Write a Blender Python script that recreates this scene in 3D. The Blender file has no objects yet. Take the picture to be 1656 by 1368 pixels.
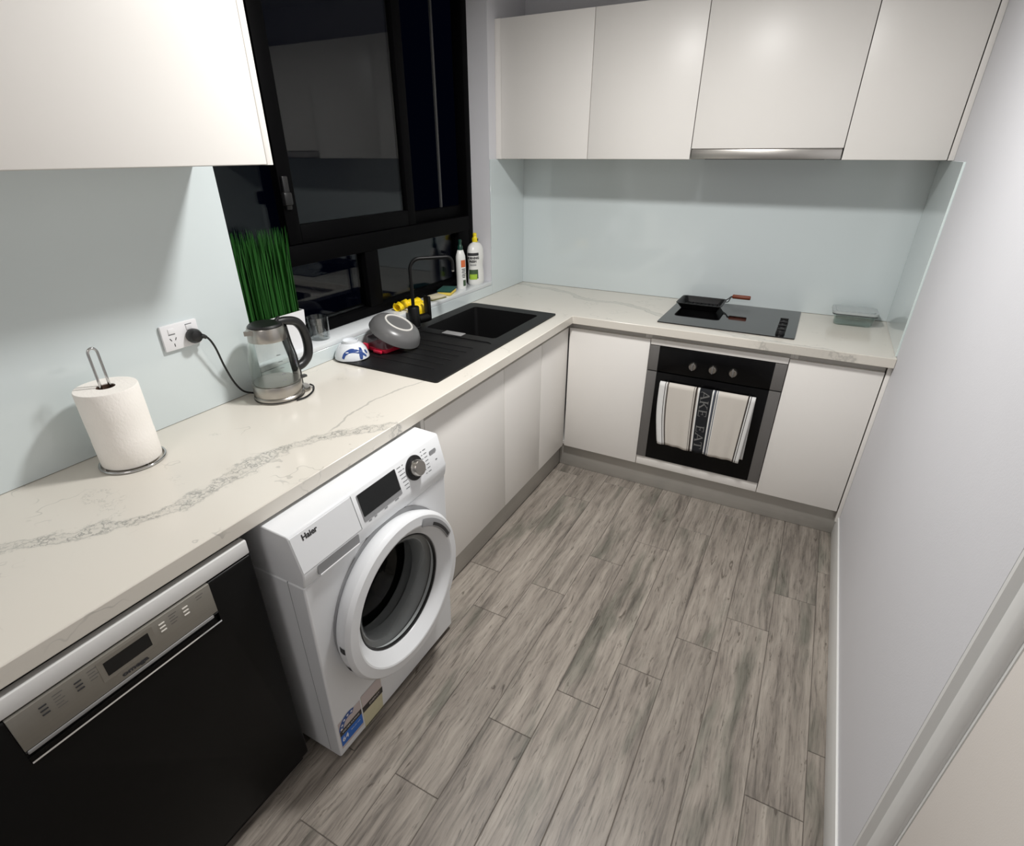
import bpy, bmesh, math, random
from mathutils import Vector, Matrix
PI = math.pi
random.seed(7)
S = bpy.context.scene
COL = S.collection

# ------------------------------------------------------------------ camera, world, lights, exposure
RES_X = 1656.0
F, CX, CY = 872.39, 822.94, 719.85
CAM = (1.5943, -0.228, 1.6205)
YAW, PITCH, ROLL = 0.4969, -0.4971, -0.0026
fw = Vector((-math.sin(YAW)*math.cos(PITCH), math.cos(YAW)*math.cos(PITCH), math.sin(PITCH)))
rt = fw.cross(Vector((0, 0, 1))).normalized()
up = rt.cross(fw)
r2 = math.cos(ROLL)*rt + math.sin(ROLL)*up
u2 = -math.sin(ROLL)*rt + math.cos(ROLL)*up
cam_d = bpy.data.cameras.new('camera')
cam = bpy.data.objects.new('camera', cam_d)
COL.objects.link(cam)
cam_d.sensor_fit = 'HORIZONTAL'
cam_d.sensor_width = 36.0
cam_d.lens = F/RES_X*36.0
cam_d.shift_x = (828.0-CX)/RES_X
cam_d.shift_y = (CY-684.0)/RES_X
cam_d.clip_start = 0.02
m = Matrix((r2, u2, -fw)).transposed().to_4x4()
m.translation = CAM
cam.matrix_world = m
S.camera = cam

world = bpy.data.worlds.new('night')
S.world = world
world.use_nodes = True
world.node_tree.nodes['Background'].inputs[0].default_value = (0.0003, 0.0005, 0.0018, 1)
world.node_tree.nodes['Background'].inputs[1].default_value = 1.0

def disk_light(name, loc, power, radius, color):
    d = bpy.data.lights.new(name, 'AREA')
    d.shape = 'DISK'
    d.size = radius*2
    d.energy = power
    d.color = color
    o = bpy.data.objects.new(name, d)
    COL.objects.link(o)
    o.location = loc
    return o
lamp = disk_light('ceiling_lamp', (1.03, 1.30, 2.415), 23.5, 0.11, (1.0, 0.985, 0.965))
lamp.data.spread = math.radians(169)
disk_light('rear_fill', (1.0, -1.1, 2.415), 6.5, 0.35, (1.0, 0.96, 0.93))  # added soft fill behind the camera, stands for no known lamp

S.view_settings.view_transform = 'Standard'
S.view_settings.look = 'None'
S.view_settings.gamma = 1.0
S.view_settings.use_curve_mapping = False
S.view_settings.exposure = 0.45

# ------------------------------------------------------------------ helpers
def lin(c):
    out = []
    for v in c[:3]:
        v = v/255.0
        out.append(v/12.92 if v <= 0.04045 else ((v+0.055)/1.055)**2.4)
    return (out[0], out[1], out[2], 1.0)

def new_mat(name):
    mt = bpy.data.materials.new(name)
    mt.use_nodes = True
    nt = mt.node_tree
    return mt, nt, nt.nodes['Principled BSDF']

def nd(nt, kind, **kw):
    n = nt.nodes.new(kind)
    for k, v in kw.items():
        setattr(n, k, v)
    return n

def pmat(name, rgb, rough=0.5, metal=0.0, var=0.03, scale=(6, 6, 6), bump=0.0, bump_scale=None, coat=0.0, spec=0.5, emit=None):
    """plain procedural material: noise-varied colour and fine relief"""
    mt, nt, b = new_mat(name)
    L = nt.links.new
    tc = nd(nt, 'ShaderNodeTexCoord')
    mp = nd(nt, 'ShaderNodeMapping')
    mp.inputs['Scale'].default_value = scale
    L(tc.outputs['Object'], mp.inputs[0])
    no = nd(nt, 'ShaderNodeTexNoise')
    no.inputs['Scale'].default_value = 1.0
    no.inputs['Detail'].default_value = 4
    L(mp.outputs[0], no.inputs['Vector'])
    mx = nd(nt, 'ShaderNodeMix', data_type='RGBA')
    c = lin(rgb)
    mx.inputs[6].default_value = tuple(max(0, v*(1-var)) for v in c[:3])+(1,)
    mx.inputs[7].default_value = tuple(min(1, v*(1+var)) for v in c[:3])+(1,)
    L(no.outputs[0], mx.inputs[0])
    L(mx.outputs[2], b.inputs['Base Color'])
    b.inputs['Roughness'].default_value = rough
    b.inputs['Metallic'].default_value = metal
    b.inputs['Coat Weight'].default_value = coat
    b.inputs['Specular IOR Level'].default_value = spec
    if bump > 0:
        n2 = nd(nt, 'ShaderNodeTexNoise')
        n2.inputs['Detail'].default_value = 3
        m2 = nd(nt, 'ShaderNodeMapping')
        m2.inputs['Scale'].default_value = bump_scale or scale
        L(tc.outputs['Object'], m2.inputs[0])
        L(m2.outputs[0], n2.inputs['Vector'])
        n2.inputs['Scale'].default_value = 1.0
        bp = nd(nt, 'ShaderNodeBump')
        bp.inputs['Strength'].default_value = bump
        bp.inputs['Distance'].default_value = 0.002
        L(n2.outputs[0], bp.inputs['Height'])
        L(bp.outputs[0], b.inputs['Normal'])
    return mt

def glass_mat(name, tint=(1, 1, 1), ior=1.5, rough=0.0, gloss=1.0):
    """thin glass: clear transmission with a Fresnel reflection"""
    mt, nt, b = new_mat(name)
    nt.nodes.remove(b)
    L = nt.links.new
    out = nt.nodes['Material Output']
    tr = nd(nt, 'ShaderNodeBsdfTransparent')
    no = nd(nt, 'ShaderNodeTexNoise')
    no.inputs['Scale'].default_value = 3.0
    mc = nd(nt, 'ShaderNodeMix', data_type='RGBA')
    mc.inputs[6].default_value = tuple(t*0.985 for t in tint)+(1,)
    mc.inputs[7].default_value = tuple(tint)+(1,)
    L(no.outputs[0], mc.inputs[0])
    L(mc.outputs[2], tr.inputs[0])
    gl = nd(nt, 'ShaderNodeBsdfGlossy')
    gl.inputs['Roughness'].default_value = rough
    gl.inputs[0].default_value = (gloss, gloss, gloss, 1)
    f0 = ((ior-1)/(ior+1))**2
    lw = nd(nt, 'ShaderNodeLayerWeight')
    pw = nd(nt, 'ShaderNodeMath', operation='POWER'); pw.inputs[1].default_value = 5.0
    L(lw.outputs['Facing'], pw.inputs[0])
    fr = nd(nt, 'ShaderNodeMath', operation='MULTIPLY_ADD'); fr.inputs[1].default_value = 1-f0; fr.inputs[2].default_value = f0
    L(pw.outputs[0], fr.inputs[0])
    ms = nd(nt, 'ShaderNodeMixShader')
    L(fr.outputs[0], ms.inputs[0])
    L(tr.outputs[0], ms.inputs[1])
    L(gl.outputs[0], ms.inputs[2])
    L(ms.outputs[0], out.inputs[0])
    return mt

class MB:
    def __init__(self):
        self.bm = bmesh.new()
    def box(self, x0, x1, y0, y1, z0, z1, bev=0.0, seg=2, mat=None):
        g = bmesh.ops.create_cube(self.bm, size=1.0)
        vs = g['verts']
        sx, sy, sz = x1-x0, y1-y0, z1-z0
        for v in vs:
            v.co = Vector(((x0+x1)/2+v.co.x*sx, (y0+y1)/2+v.co.y*sy, (z0+z1)/2+v.co.z*sz))
        if bev > 0:
            es = list({e for v in vs for e in v.link_edges})
            r = bmesh.ops.bevel(self.bm, geom=es, offset=min(bev, abs(sx)*.49, abs(sy)*.49, abs(sz)*.49), segments=seg, profile=0.5, affect='EDGES')
            vs = list({v for f in r['faces'] for v in f.verts} | {v for v in vs if v.is_valid})
        if mat is not None:
            bmesh.ops.transform(self.bm, matrix=mat, verts=vs)
        return self
    def lathe(self, prof, c=(0, 0, 0), n=40, mat=None, sx=1.0, sy=1.0, close=False):
        """prof: list of (r, z); revolved round z through c"""
        rings = []
        bm = self.bm
        allv = []
        for r, z in prof:
            if r < 1e-6:
                v = bm.verts.new((c[0], c[1], c[2]+z)); rings.append([v]); allv.append(v)
            else:
                ring = [bm.verts.new((c[0]+r*sx*math.cos(2*PI*i/n), c[1]+r*sy*math.sin(2*PI*i/n), c[2]+z)) for i in range(n)]
                rings.append(ring); allv += ring
        if close:
            rings.append(rings[0])
        for a, b in zip(rings, rings[1:]):
            for i in range(n):
                j = (i+1) % n
                if len(a) == 1 and len(b) == 1: continue
                if len(a) == 1: bm.faces.new((a[0], b[j], b[i]))
                elif len(b) == 1: bm.faces.new((a[i], a[j], b[0]))
                else: bm.faces.new((a[i], a[j], b[j], b[i]))
        if mat is not None:
            bmesh.ops.transform(bm, matrix=mat, verts=allv)
        return self
    def cyl(self, p, q, r, n=20, r1=None):
        p, q = Vector(p), Vector(q)
        d = q-p
        r1 = r if r1 is None else r1
        M = Matrix.Translation(p) @ d.to_track_quat('Z', 'Y').to_matrix().to_4x4()
        return self.lathe([(0, 0), (r, 0), (r1, d.length), (0, d.length)], n=n, mat=M)
    def tube(self, pts, r, n=10, closed=False, caps=True):
        pts = [Vector(p) for p in pts]
        rs = r if isinstance(r, (list, tuple)) else [r]*len(pts)
        bm = self.bm
        rings = []
        N = len(pts)
        prev = None
        for i, p in enumerate(pts):
            if closed: t = pts[(i+1) % N]-pts[i-1]
            else: t = pts[min(i+1, N-1)]-pts[max(i-1, 0)]
            t.normalize()
            if prev is None:
                a = Vector((0, 0, 1)) if abs(t.z) < .9 else Vector((1, 0, 0))
                x = t.cross(a).normalized()
            else:
                x = (prev-t*prev.dot(t)).normalized()
            prev = x
            y = t.cross(x)
            rings.append([bm.verts.new(p+rs[i]*(math.cos(2*PI*k/n)*x+math.sin(2*PI*k/n)*y)) for k in range(n)])
        seq = list(zip(rings, rings[1:]))
        if closed: seq.append((rings[-1], rings[0]))
        for a, b in seq:
            for k in range(n):
                j = (k+1) % n
                bm.faces.new((a[k], a[j], b[j], b[k]))
        if caps and not closed:
            bm.faces.new(list(reversed(rings[0]))); bm.faces.new(rings[-1])
        return self
    def prism(self, poly, h, M):
        """poly in (u,v) extruded from w=0 to w=h, placed by M"""
        bm = self.bm
        a = [bm.verts.new(M @ Vector((u, v, 0))) for u, v in poly]
        b = [bm.verts.new(M @ Vector((u, v, h))) for u, v in poly]
        bm.faces.new(list(reversed(a))); bm.faces.new(b)
        n = len(a)
        for i in range(n):
            j = (i+1) % n
            bm.faces.new((a[i], a[j], b[j], b[i]))
        return self
    def quad(self, *p):
        self.bm.faces.new([self.bm.verts.new(q) for q in p]); return self
    def build(self, name, mat, parent=None, origin=None, smooth=True, fix=True, ang=38):
        bm = self.bm
        if fix: bmesh.ops.recalc_face_normals(bm, faces=bm.faces[:])
        org = Vector(origin) if origin is not None else (Vector(parent['_loc']) if parent is not None else Vector((0, 0, 0)))
        for v in bm.verts: v.co -= org
        me = bpy.data.meshes.new(name)
        bm.to_mesh(me); bm.free()
        if smooth:
            me.polygons.foreach_set('use_smooth', [True]*len(me.polygons))
            me.set_sharp_from_angle(angle=math.radians(ang))
        for mm in (mat if isinstance(mat, (list, tuple)) else [mat]): me.materials.append(mm)
        o = bpy.data.objects.new(name, me)
        COL.objects.link(o)
        if parent is not None:
            o.parent = parent
            o.location = org-Vector(parent['_loc'])
        else:
            o.location = org
        o['_loc'] = list(org)
        return o

def tag(o, label=None, cat=None, group=None, kind=None):
    if label: o['label'] = label
    if cat: o['category'] = cat
    if group: o['group'] = group
    if kind: o['kind'] = kind
    return o

def thing(name, label, cat, loc, group=None):
    o = bpy.data.objects.new(name, None)
    COL.objects.link(o)
    o.location = loc
    o['_loc'] = list(loc)
    o.empty_display_size = 0.05
    return tag(o, label, cat, group)

def struct(o):
    o['kind'] = 'structure'; return o

def cut(o, cutters):
    """boolean difference, baked into the mesh"""
    tmp = []
    for mb in cutters:
        c = mb.build('cutter', o.data.materials[0], None, smooth=False)
        tmp.append(c)
        md = o.modifiers.new('cut', 'BOOLEAN')
        md.operation = 'DIFFERENCE'; md.solver = 'EXACT'; md.object = c
    bpy.context.view_layer.update()
    dg = bpy.context.evaluated_depsgraph_get()
    me = bpy.data.meshes.new_from_object(o.evaluated_get(dg))
    old = o.data
    o.modifiers.clear()
    o.data = me
    me.name = old.name
    for c in tmp:
        md = c.data
        bpy.data.objects.remove(c); bpy.data.meshes.remove(md)
    me.polygons.foreach_set('use_smooth', [True]*len(me.polygons))
    me.set_sharp_from_angle(angle=math.radians(38))
    return o

def rrect(u0, u1, v0, v1, r, n=6):
    rs = r if isinstance(r, (list, tuple)) else [r]*4       # corners: (u0,v0) (u1,v0) (u1,v1) (u0,v1)
    out = []
    for (cu, cv, a0, rr) in ((u0+rs[0], v0+rs[0], PI, rs[0]), (u1-rs[1], v0+rs[1], 1.5*PI, rs[1]), (u1-rs[2], v1-rs[2], 0, rs[2]), (u0+rs[3], v1-rs[3], .5*PI, rs[3])):
        if rr < 1e-6:
            out.append((cu, cv)); continue
        for i in range(n+1):
            a = a0+i/n*PI/2
            out.append((cu+rr*math.cos(a), cv+rr*math.sin(a)))
    return out

def frame(o, u, v):
    """matrix whose local x,y,z run along u, v and u x v at o"""
    u, v = Vector(u).normalized(), Vector(v).normalized()
    w = u.cross(v).normalized()
    v = w.cross(u)
    M = Matrix((u, v, w)).transposed().to_4x4()
    M.translation = Vector(o)
    return M

def text(name, body, mat, parent, M, size, align='CENTER', bold=0.0, depth=0.0004, sx=1.0):
    cu = bpy.data.curves.new('text', 'FONT')
    cu.body = body; cu.size = size; cu.align_x = align; cu.align_y = 'CENTER'
    cu.extrude = depth; cu.offset = bold; cu.resolution_u = 3
    ob = bpy.data.objects.new('text', cu)
    COL.objects.link(ob)
    bpy.context.view_layer.update()
    dg = bpy.context.evaluated_depsgraph_get()
    me = bpy.data.meshes.new_from_object(ob.evaluated_get(dg))
    bpy.data.objects.remove(ob); bpy.data.curves.remove(cu)
    me.transform(Matrix.Diagonal((sx, 1, 1, 1)))
    me.transform(M)
    me.transform(Matrix.Translation(-Vector(parent['_loc'])))
    me.materials.clear(); me.materials.append(mat)
    o = bpy.data.objects.new(name, me)
    COL.objects.link(o); o.parent = parent
    o['_loc'] = list(parent['_loc'])
    return o

def smooth_path(pts, n=8):
    """Catmull-Rom through pts"""
    P = [Vector(p) for p in pts]
    P = [P[0]*2-P[1]]+P+[P[-1]*2-P[-2]]
    out = []
    for i in range(1, len(P)-2):
        a, b, c, d = P[i-1:i+3]
        for k in range(n):
            t = k/n
            out.append(0.5*((2*b)+(c-a)*t+(2*a-5*b+4*c-d)*t*t+(3*b-a-3*c+d)*t**3))
    out.append(P[-2])
    return out

# ------------------------------------------------------------------ materials
M_wall = pmat('painted_plaster', (216, 216, 220), 0.6, var=0.02, scale=(3, 3, 3), bump=0.12, bump_scale=(260, 260, 260))
M_ceil = pmat('ceiling_paint', (236, 236, 236), 0.8, var=0.01)
M_gloss = pmat('white_cabinet_lacquer', (236, 233, 228), 0.38, var=0.012, scale=(4, 4, 4), bump=0.03, bump_scale=(30, 30, 30))
M_gap = pmat('shadow_gap_dark', (70, 70, 70), 0.7)
M_rail = pmat('grey_finger_rail', (196, 193, 188), 0.4)
M_kick = pmat('brushed_kickboard', (180, 177, 171), 0.36, metal=0.35, var=0.08, scale=(3, 3, 60))
M_splash = pmat('pale_blue_back_painted_glass', (212, 221, 222), 0.09, var=0.01, scale=(2, 2, 2), coat=0.3)
M_glassedge = pmat('glass_edge', (222, 234, 232), 0.15)
M_black_alu = pmat('black_window_aluminium', (3, 3, 4), 0.6, var=0.05, spec=0.06)
M_window = glass_mat('window_glass', (0.9, 0.93, 0.93), ior=1.38)
M_sill = pmat('white_sill', (222, 226, 228), 0.16, var=0.01)
M_sink = pmat('black_granite_composite', (17, 17, 18), 0.5, spec=0.3, var=0.2, scale=(400, 400, 400), bump=0.1, bump_scale=(500, 500, 500))
M_steel = pmat('brushed_steel', (176, 172, 166), 0.28, metal=1.0, var=0.07, scale=(4, 4, 160))
M_dwsteel = pmat('dishwasher_panel_steel', (158, 155, 147), 0.42, metal=0.7, var=0.05, scale=(4, 4, 200))
M_steel_h = pmat('brushed_steel_fine', (186, 183, 178), 0.3, metal=1.0, var=0.06, scale=(2, 200, 200))
M_satin = pmat('satin_silver', (150, 150, 150), 0.4, metal=0.2, var=0.05)
M_chrome = pmat('chrome', (200, 200, 200), 0.08, metal=1.0, var=0.02)
M_blackpl = pmat('black_plastic', (20, 20, 21), 0.38, var=0.06)
M_blackmat = pmat('matt_black_metal', (9, 9, 10), 0.42, var=0.08, spec=0.3)
M_blackgl = pmat('black_glass', (7, 7, 8), 0.05, var=0.05, coat=0.3)
M_ovengl = pmat('black_oven_glass', (5, 5, 6), 0.22, var=0.05, spec=0.2)
M_dwblack = pmat('black_dishwasher_enamel', (9, 9, 9), 0.45, var=0.06, spec=0.2)
M_darkgrey = pmat('dark_grey', (58, 58, 58), 0.4)
M_ovenside = pmat('dark_steel', (110, 108, 106), 0.42, metal=0.2, var=0.05, scale=(160, 4, 4))
M_wm = pmat('white_appliance_enamel', (226, 228, 230), 0.3, var=0.01)
M_wmgrey = pmat('grey_gasket', (140, 141, 143), 0.4)
M_print = pmat('grey_print', (120, 122, 124), 0.6)
M_printd = pmat('dark_print', (46, 46, 48), 0.6)
M_white = pmat('white_plastic', (232, 232, 234), 0.35, var=0.01)
M_paper = pmat('paper_towel', (246, 242, 236), 0.95, var=0.02, scale=(30, 30, 30), bump=0.5, bump_scale=(180, 180, 120), spec=0.1)
M_cup = glass_mat('clear_glass', (0.90, 0.92, 0.92), ior=1.8)
M_kglass = glass_mat('kettle_glass', (0.9, 0.92, 0.91), ior=1.4)
M_greenglass = glass_mat('green_tinted_glass', (0.92, 0.965, 0.95), ior=1.7)
M_lid = pmat('grey_translucent_lid', (176, 182, 182), 0.25)
M_lidseal = pmat('grey_lid_seal', (84, 90, 90), 0.4)
M_grass = pmat('green_grass_blades', (30, 80, 26), 0.5, spec=0.25, var=0.55, scale=(160, 160, 6))
M_yellow = pmat('yellow_rubber', (246, 212, 20), 0.45, var=0.08, scale=(60, 60, 60), bump=0.4, bump_scale=(120, 120, 120))
M_sponge = pmat('yellow_sponge', (232, 205, 92), 0.9, var=0.12, scale=(200, 200, 200), bump=0.6, bump_scale=(300, 300, 300))
M_scour = pmat('dark_green_scourer', (26, 74, 66), 0.95, var=0.25, scale=(300, 300, 300), bump=0.6, bump_scale=(400, 400, 400))
M_olive = pmat('olive_scrub_edge', (120, 118, 70), 0.9, var=0.1)
M_beige = pmat('beige_pad', (205, 196, 168), 0.9, var=0.1, scale=(150, 150, 150), bump=0.5, bump_scale=(300, 300, 300))
M_bottle = pmat('white_bottle_plastic', (232, 232, 228), 0.3, var=0.01)
M_capgreen = pmat('dark_green_cap', (18, 62, 50), 0.35)
M_capyel = pmat('yellow_cap', (236, 214, 40), 0.35)
M_orange = pmat('orange_label', (214, 112, 64), 0.5)
M_lime = pmat('lime_label', (160, 196, 60), 0.5, var=0.2, scale=(80, 80, 80))
M_dkgreen = pmat('dark_green_label', (60, 84, 56), 0.5, var=0.3, scale=(120, 120, 120))
M_bowlw = pmat('white_porcelain', (228, 232, 236), 0.12, var=0.02, coat=0.3)
M_blue = pmat('blue_glaze', (52, 78, 140), 0.15, var=0.15)
M_bowlg = pmat('grey_stoneware', (98, 98, 98), 0.32, var=0.06)
M_bowlring = pmat('unglazed_foot_ring', (214, 212, 206), 0.6)
M_red = pmat('red_plastic', (206, 30, 62), 0.35, var=0.05)
M_clearpl = glass_mat('clear_plastic', (0.8, 0.78, 0.79), ior=1.4, rough=0.08)
M_wood = pmat('brown_wood', (120, 58, 36), 0.5, var=0.3, scale=(20, 200, 200))
M_core = pmat('cardboard_core', (84, 62, 50), 0.9)
M_stblue = pmat('rating_label_blue', (28, 104, 196), 0.4, var=0.04)
M_stblued = pmat('rating_label_dark_blue', (34, 78, 150), 0.4)
M_stblk = pmat('rating_label_black', (30, 26, 24), 0.4)
M_styel = pmat('faded_yellow_label', (206, 200, 168), 0.5, var=0.05, scale=(60, 60, 60))
M_stpink = pmat('faded_pink_label', (196, 184, 182), 0.5)
M_grout = pmat('grout', (104, 98, 92), 0.85, var=0.05)
M_drum = pmat('drum_steel', (60, 60, 62), 0.3, metal=0.9, var=0.1, scale=(50, 50, 50))
M_display = pmat('display_black', (18, 20, 21), 0.12)

def plank_material():
    mt, nt, b = new_mat('grey_oak_wood_look_tile')
    L = nt.links.new
    tc = nd(nt, 'ShaderNodeTexCoord')
    oi = nd(nt, 'ShaderNodeObjectInfo')
    off = nd(nt, 'ShaderNodeVectorMath', operation='SCALE')
    cmb = nd(nt, 'ShaderNodeCombineXYZ')
    for k in range(3): L(oi.outputs['Random'], cmb.inputs[k])
    L(cmb.outputs[0], off.inputs[0]); off.inputs['Scale'].default_value = 37.0
    add = nd(nt, 'ShaderNodeVectorMath', operation='ADD')
    L(tc.outputs['Object'], add.inputs[0]); L(off.outputs[0], add.inputs[1])
    # slow sideways drift so that the grain wanders round knots
    w = nd(nt, 'ShaderNodeTexNoise'); w.inputs['Scale'].default_value = 5.0; w.inputs['Detail'].default_value = 2
    L(add.outputs[0], w.inputs['Vector'])
    ws = nd(nt, 'ShaderNodeVectorMath', operation='MULTIPLY'); ws.inputs[1].default_value = (0.022, 0.0, 0.0)
    L(w.outputs['Color'], ws.inputs[0])
    pos = nd(nt, 'ShaderNodeVectorMath', operation='ADD')
    L(add.outputs[0], pos.inputs[0]); L(ws.outputs[0], pos.inputs[1])
    def noise(sc, detail, rough=0.6, dist=0.0):
        mp = nd(nt, 'ShaderNodeMapping'); mp.inputs['Scale'].default_value = sc
        L(pos.outputs[0], mp.inputs[0])
        n = nd(nt, 'ShaderNodeTexNoise'); n.inputs['Scale'].default_value = 1.0
        n.inputs['Detail'].default_value = detail; n.inputs['Roughness'].default_value = rough
        n.inputs['Distortion'].default_value = dist
        L(mp.outputs[0], n.inputs['Vector'])
        return n
    def ramp(n, stops):
        r = nd(nt, 'ShaderNodeValToRGB')
        e = r.color_ramp.elements
        while len(e) < len(stops): e.new(0.5)
        for el, (p, c) in zip(e, stops):
            el.position = p; el.color = c
        L(n.outputs[0], r.inputs[0])
        return r
    g = lambda v: (v, v, v, 1)
    n1 = noise((28, 2.1, 1), 8, 0.66, 0.2)
    c1 = ramp(n1, [(0.30, lin((96, 90, 84))), (0.46, lin((141, 133, 124))), (0.66, lin((166, 158, 148)))])
    n2 = noise((150, 9.0, 1), 5, 0.7, 0.2)
    c2 = ramp(n2, [(0.34, g(0.56)), (0.47, g(0.94)), (0.68, g(1.10))])
    mul = nd(nt, 'ShaderNodeMix', data_type='RGBA', blend_type='MULTIPLY'); mul.inputs[0].default_value = 1.0
    L(c1.outputs[0], mul.inputs[6]); L(c2.outputs[0], mul.inputs[7])
    # greenish-grey weathered streaks
    n3 = noise((11, 1.9, 1), 4, 0.55, 0.3)
    c3 = ramp(n3, [(0.55, g(0)), (0.68, g(1))])
    mg = nd(nt, 'ShaderNodeMix', data_type='RGBA', blend_type='MULTIPLY')
    ms = nd(nt, 'ShaderNodeMath', operation='MULTIPLY'); ms.inputs[1].default_value = 0.8
    L(c3.outputs[0], ms.inputs[0]); L(ms.outputs[0], mg.inputs[0])
    L(mul.outputs[2], mg.inputs[6]); mg.inputs[7].default_value = (0.50, 0.55, 0.52, 1)
    # short dark checks and knots
    n4 = noise((62, 10.0, 1), 4, 0.65, 0.8)
    c4 = ramp(n4, [(0.61, g(0)), (0.69, g(1))])
    md = nd(nt, 'ShaderNodeMix', data_type='RGBA', blend_type='MIX')
    m5 = nd(nt, 'ShaderNodeMath', operation='MULTIPLY'); m5.inputs[1].default_value = 0.75
    L(c4.outputs[0], m5.inputs[0]); L(m5.outputs[0], md.inputs[0])
    L(mg.outputs[2], md.inputs[6]); md.inputs[7].default_value = lin((72, 64, 56))
    tone = nd(nt, 'ShaderNodeMapRange'); tone.inputs[3].default_value = 0.93; tone.inputs[4].default_value = 1.05
    L(oi.outputs['Random'], tone.inputs[0])
    mt2 = nd(nt, 'ShaderNodeMix', data_type='RGBA', blend_type='MULTIPLY'); mt2.inputs[0].default_value = 1.0
    L(md.outputs[2], mt2.inputs[6]); L(tone.outputs[0], mt2.inputs[7])
    L(mt2.outputs[2], b.inputs['Base Color'])
    b.inputs['Roughness'].default_value = 0.42
    b.inputs['Specular IOR Level'].default_value = 0.35
    bp = nd(nt, 'ShaderNodeBump'); bp.inputs['Strength'].default_value = 0.25; bp.inputs['Distance'].default_value = 0.001
    L(n2.outputs[0], bp.inputs['Height']); L(bp.outputs[0], b.inputs['Normal'])
    return mt
M_plank = plank_material()

def quartz_material():
    mt, nt, b = new_mat('veined_white_quartz')
    L = nt.links.new
    tc = nd(nt, 'ShaderNodeTexCoord')
    sp = nd(nt, 'ShaderNodeSeparateXYZ'); L(tc.outputs['Object'], sp.inputs[0])
    def math_(op, a, b_=None, c=None):
        n = nd(nt, 'ShaderNodeMath', operation=op)
        for i, v in enumerate((a, b_, c)):
            if v is None: continue
            if hasattr(v, 'is_output'): L(v, n.inputs[i])
            else: n.inputs[i].default_value = v
        return n.outputs[0]
    def noise(scale, detail=3, rough=0.6):
        n = nd(nt, 'ShaderNodeTexNoise'); n.inputs['Scale'].default_value = scale
        n.inputs['Detail'].default_value = detail; n.inputs['Roughness'].default_value = rough
        L(tc.outputs['Object'], n.inputs['Vector']); return n.outputs[0]
    def curve(inp, in0, in1, out0, out1, pts):
        t = math_('DIVIDE', math_('SUBTRACT', inp, in0), in1-in0)
        fc = nd(nt, 'ShaderNodeFloatCurve')
        cv = fc.mapping.curves[0]
        pp = [((x-in0)/(in1-in0), (y-out0)/(out1-out0)) for x, y in pts]
        while len(cv.points) < len(pp): cv.points.new(0.5, 0.5)
        for p, q in zip(cv.points, pp): p.location = q
        fc.mapping.update()
        L(t, fc.inputs['Value'])
        return math_('ADD', math_('MULTIPLY', fc.outputs[0], out1-out0), out0)
    def smooth(v, a, b_):
        n = nd(nt, 'ShaderNodeMapRange', interpolation_type='SMOOTHSTEP')
        L(v, n.inputs[0]); n.inputs[1].default_value = a; n.inputs[2].default_value = b_
        n.inputs[3].default_value = 0; n.inputs[4].default_value = 1
        return n.outputs[0]
    X, Y = sp.outputs[0], sp.outputs[1]
    nA = math_('SUBTRACT', noise(9, 4), 0.5)
    nB = math_('SUBTRACT', noise(26, 4, 0.65), 0.5)
    wob = math_('ADD', math_('MULTIPLY', nA, 0.10), math_('MULTIPLY', nB, 0.045))
    # main vein of the long run: x as a function of y
    f1 = curve(Y, -0.5, 1.2, 0.0, 0.8, [(-0.5, 0.02), (-0.2, 0.13), (0.042, 0.251), (0.122, 0.323), (0.199, 0.366), (0.265, 0.412), (0.375, 0.432), (0.476, 0.414), (0.569, 0.418), (0.663, 0.436), (0.781, 0.506), (0.864, 0.575), (0.95, 0.64), (1.2, 0.79)])
    d1 = math_('ABSOLUTE', math_('ADD', math_('SUBTRACT', X, f1), wob))
    in_y = math_('SUBTRACT', 1.0, smooth(Y, 0.95, 1.1))
    band1 = math_('MULTIPLY', math_('SUBTRACT', 1.0, smooth(d1, 0.016, 0.036)), in_y)
    # thin lines: contours of noise inside the band
    def lines(scale, width, rough=0.62):
        n = noise(scale, 4, rough)
        a = math_('ABSOLUTE', math_('SUBTRACT', n, 0.5))
        return math_('SUBTRACT', 1.0, smooth(a, width*0.3, width))
    l1 = lines(24, 0.035)
    l2 = lines(46, 0.04)
    edge1 = math_('MULTIPLY', math_('SUBTRACT', 1.0, smooth(math_('ABSOLUTE', math_('SUBTRACT', d1, 0.021)), 0.0008, 0.005)), in_y)
    core = math_('MULTIPLY', math_('MULTIPLY', band1, math_('MAXIMUM', l1, math_('MULTIPLY', l2, 0.6))), 0.85)
    fill = math_('MULTIPLY', band1, 0.16)
    v1 = math_('MAXIMUM', math_('ADD', core, 0.0), math_('MAXIMUM', fill, math_('MULTIPLY', edge1, 0.5)))
    # thin branch
    f2 = curve(Y, 0.7, 1.4, 0.3, 0.6, [(0.7, 0.46), (0.798, 0.452), (0.931, 0.417), (1.101, 0.431), (1.23, 0.467), (1.4, 0.52)])
    d2 = math_('ABSOLUTE', math_('ADD', math_('SUBTRACT', X, f2), math_('MULTIPLY', wob, 0.35)))
    m2 = math_('MULTIPLY', smooth(Y, 0.74, 0.8), math_('SUBTRACT', 1.0, smooth(Y, 1.18, 1.3)))
    v2 = math_('MULTIPLY', math_('MULTIPLY', math_('SUBTRACT', 1.0, smooth(d2, 0.0012, 0.006)), m2), 0.55)
    # vein of the short run: y as a function of x
    f3 = curve(X, 0.0, 2.0, 2.0, 3.0, [(0, 2.83), (0.107, 2.815), (0.313, 2.77), (0.582, 2.63), (0.715, 2.645), (1.0, 2.5), (1.3, 2.36), (1.47, 2.31), (1.65, 2.285), (2.0, 2.23)])
    d3 = math_('ABSOLUTE', math_('ADD', math_('SUBTRACT', Y, f3), math_('MULTIPLY', wob, 0.8)))
    b3 = math_('SUBTRACT', 1.0, smooth(d3, 0.012, 0.034))
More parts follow.
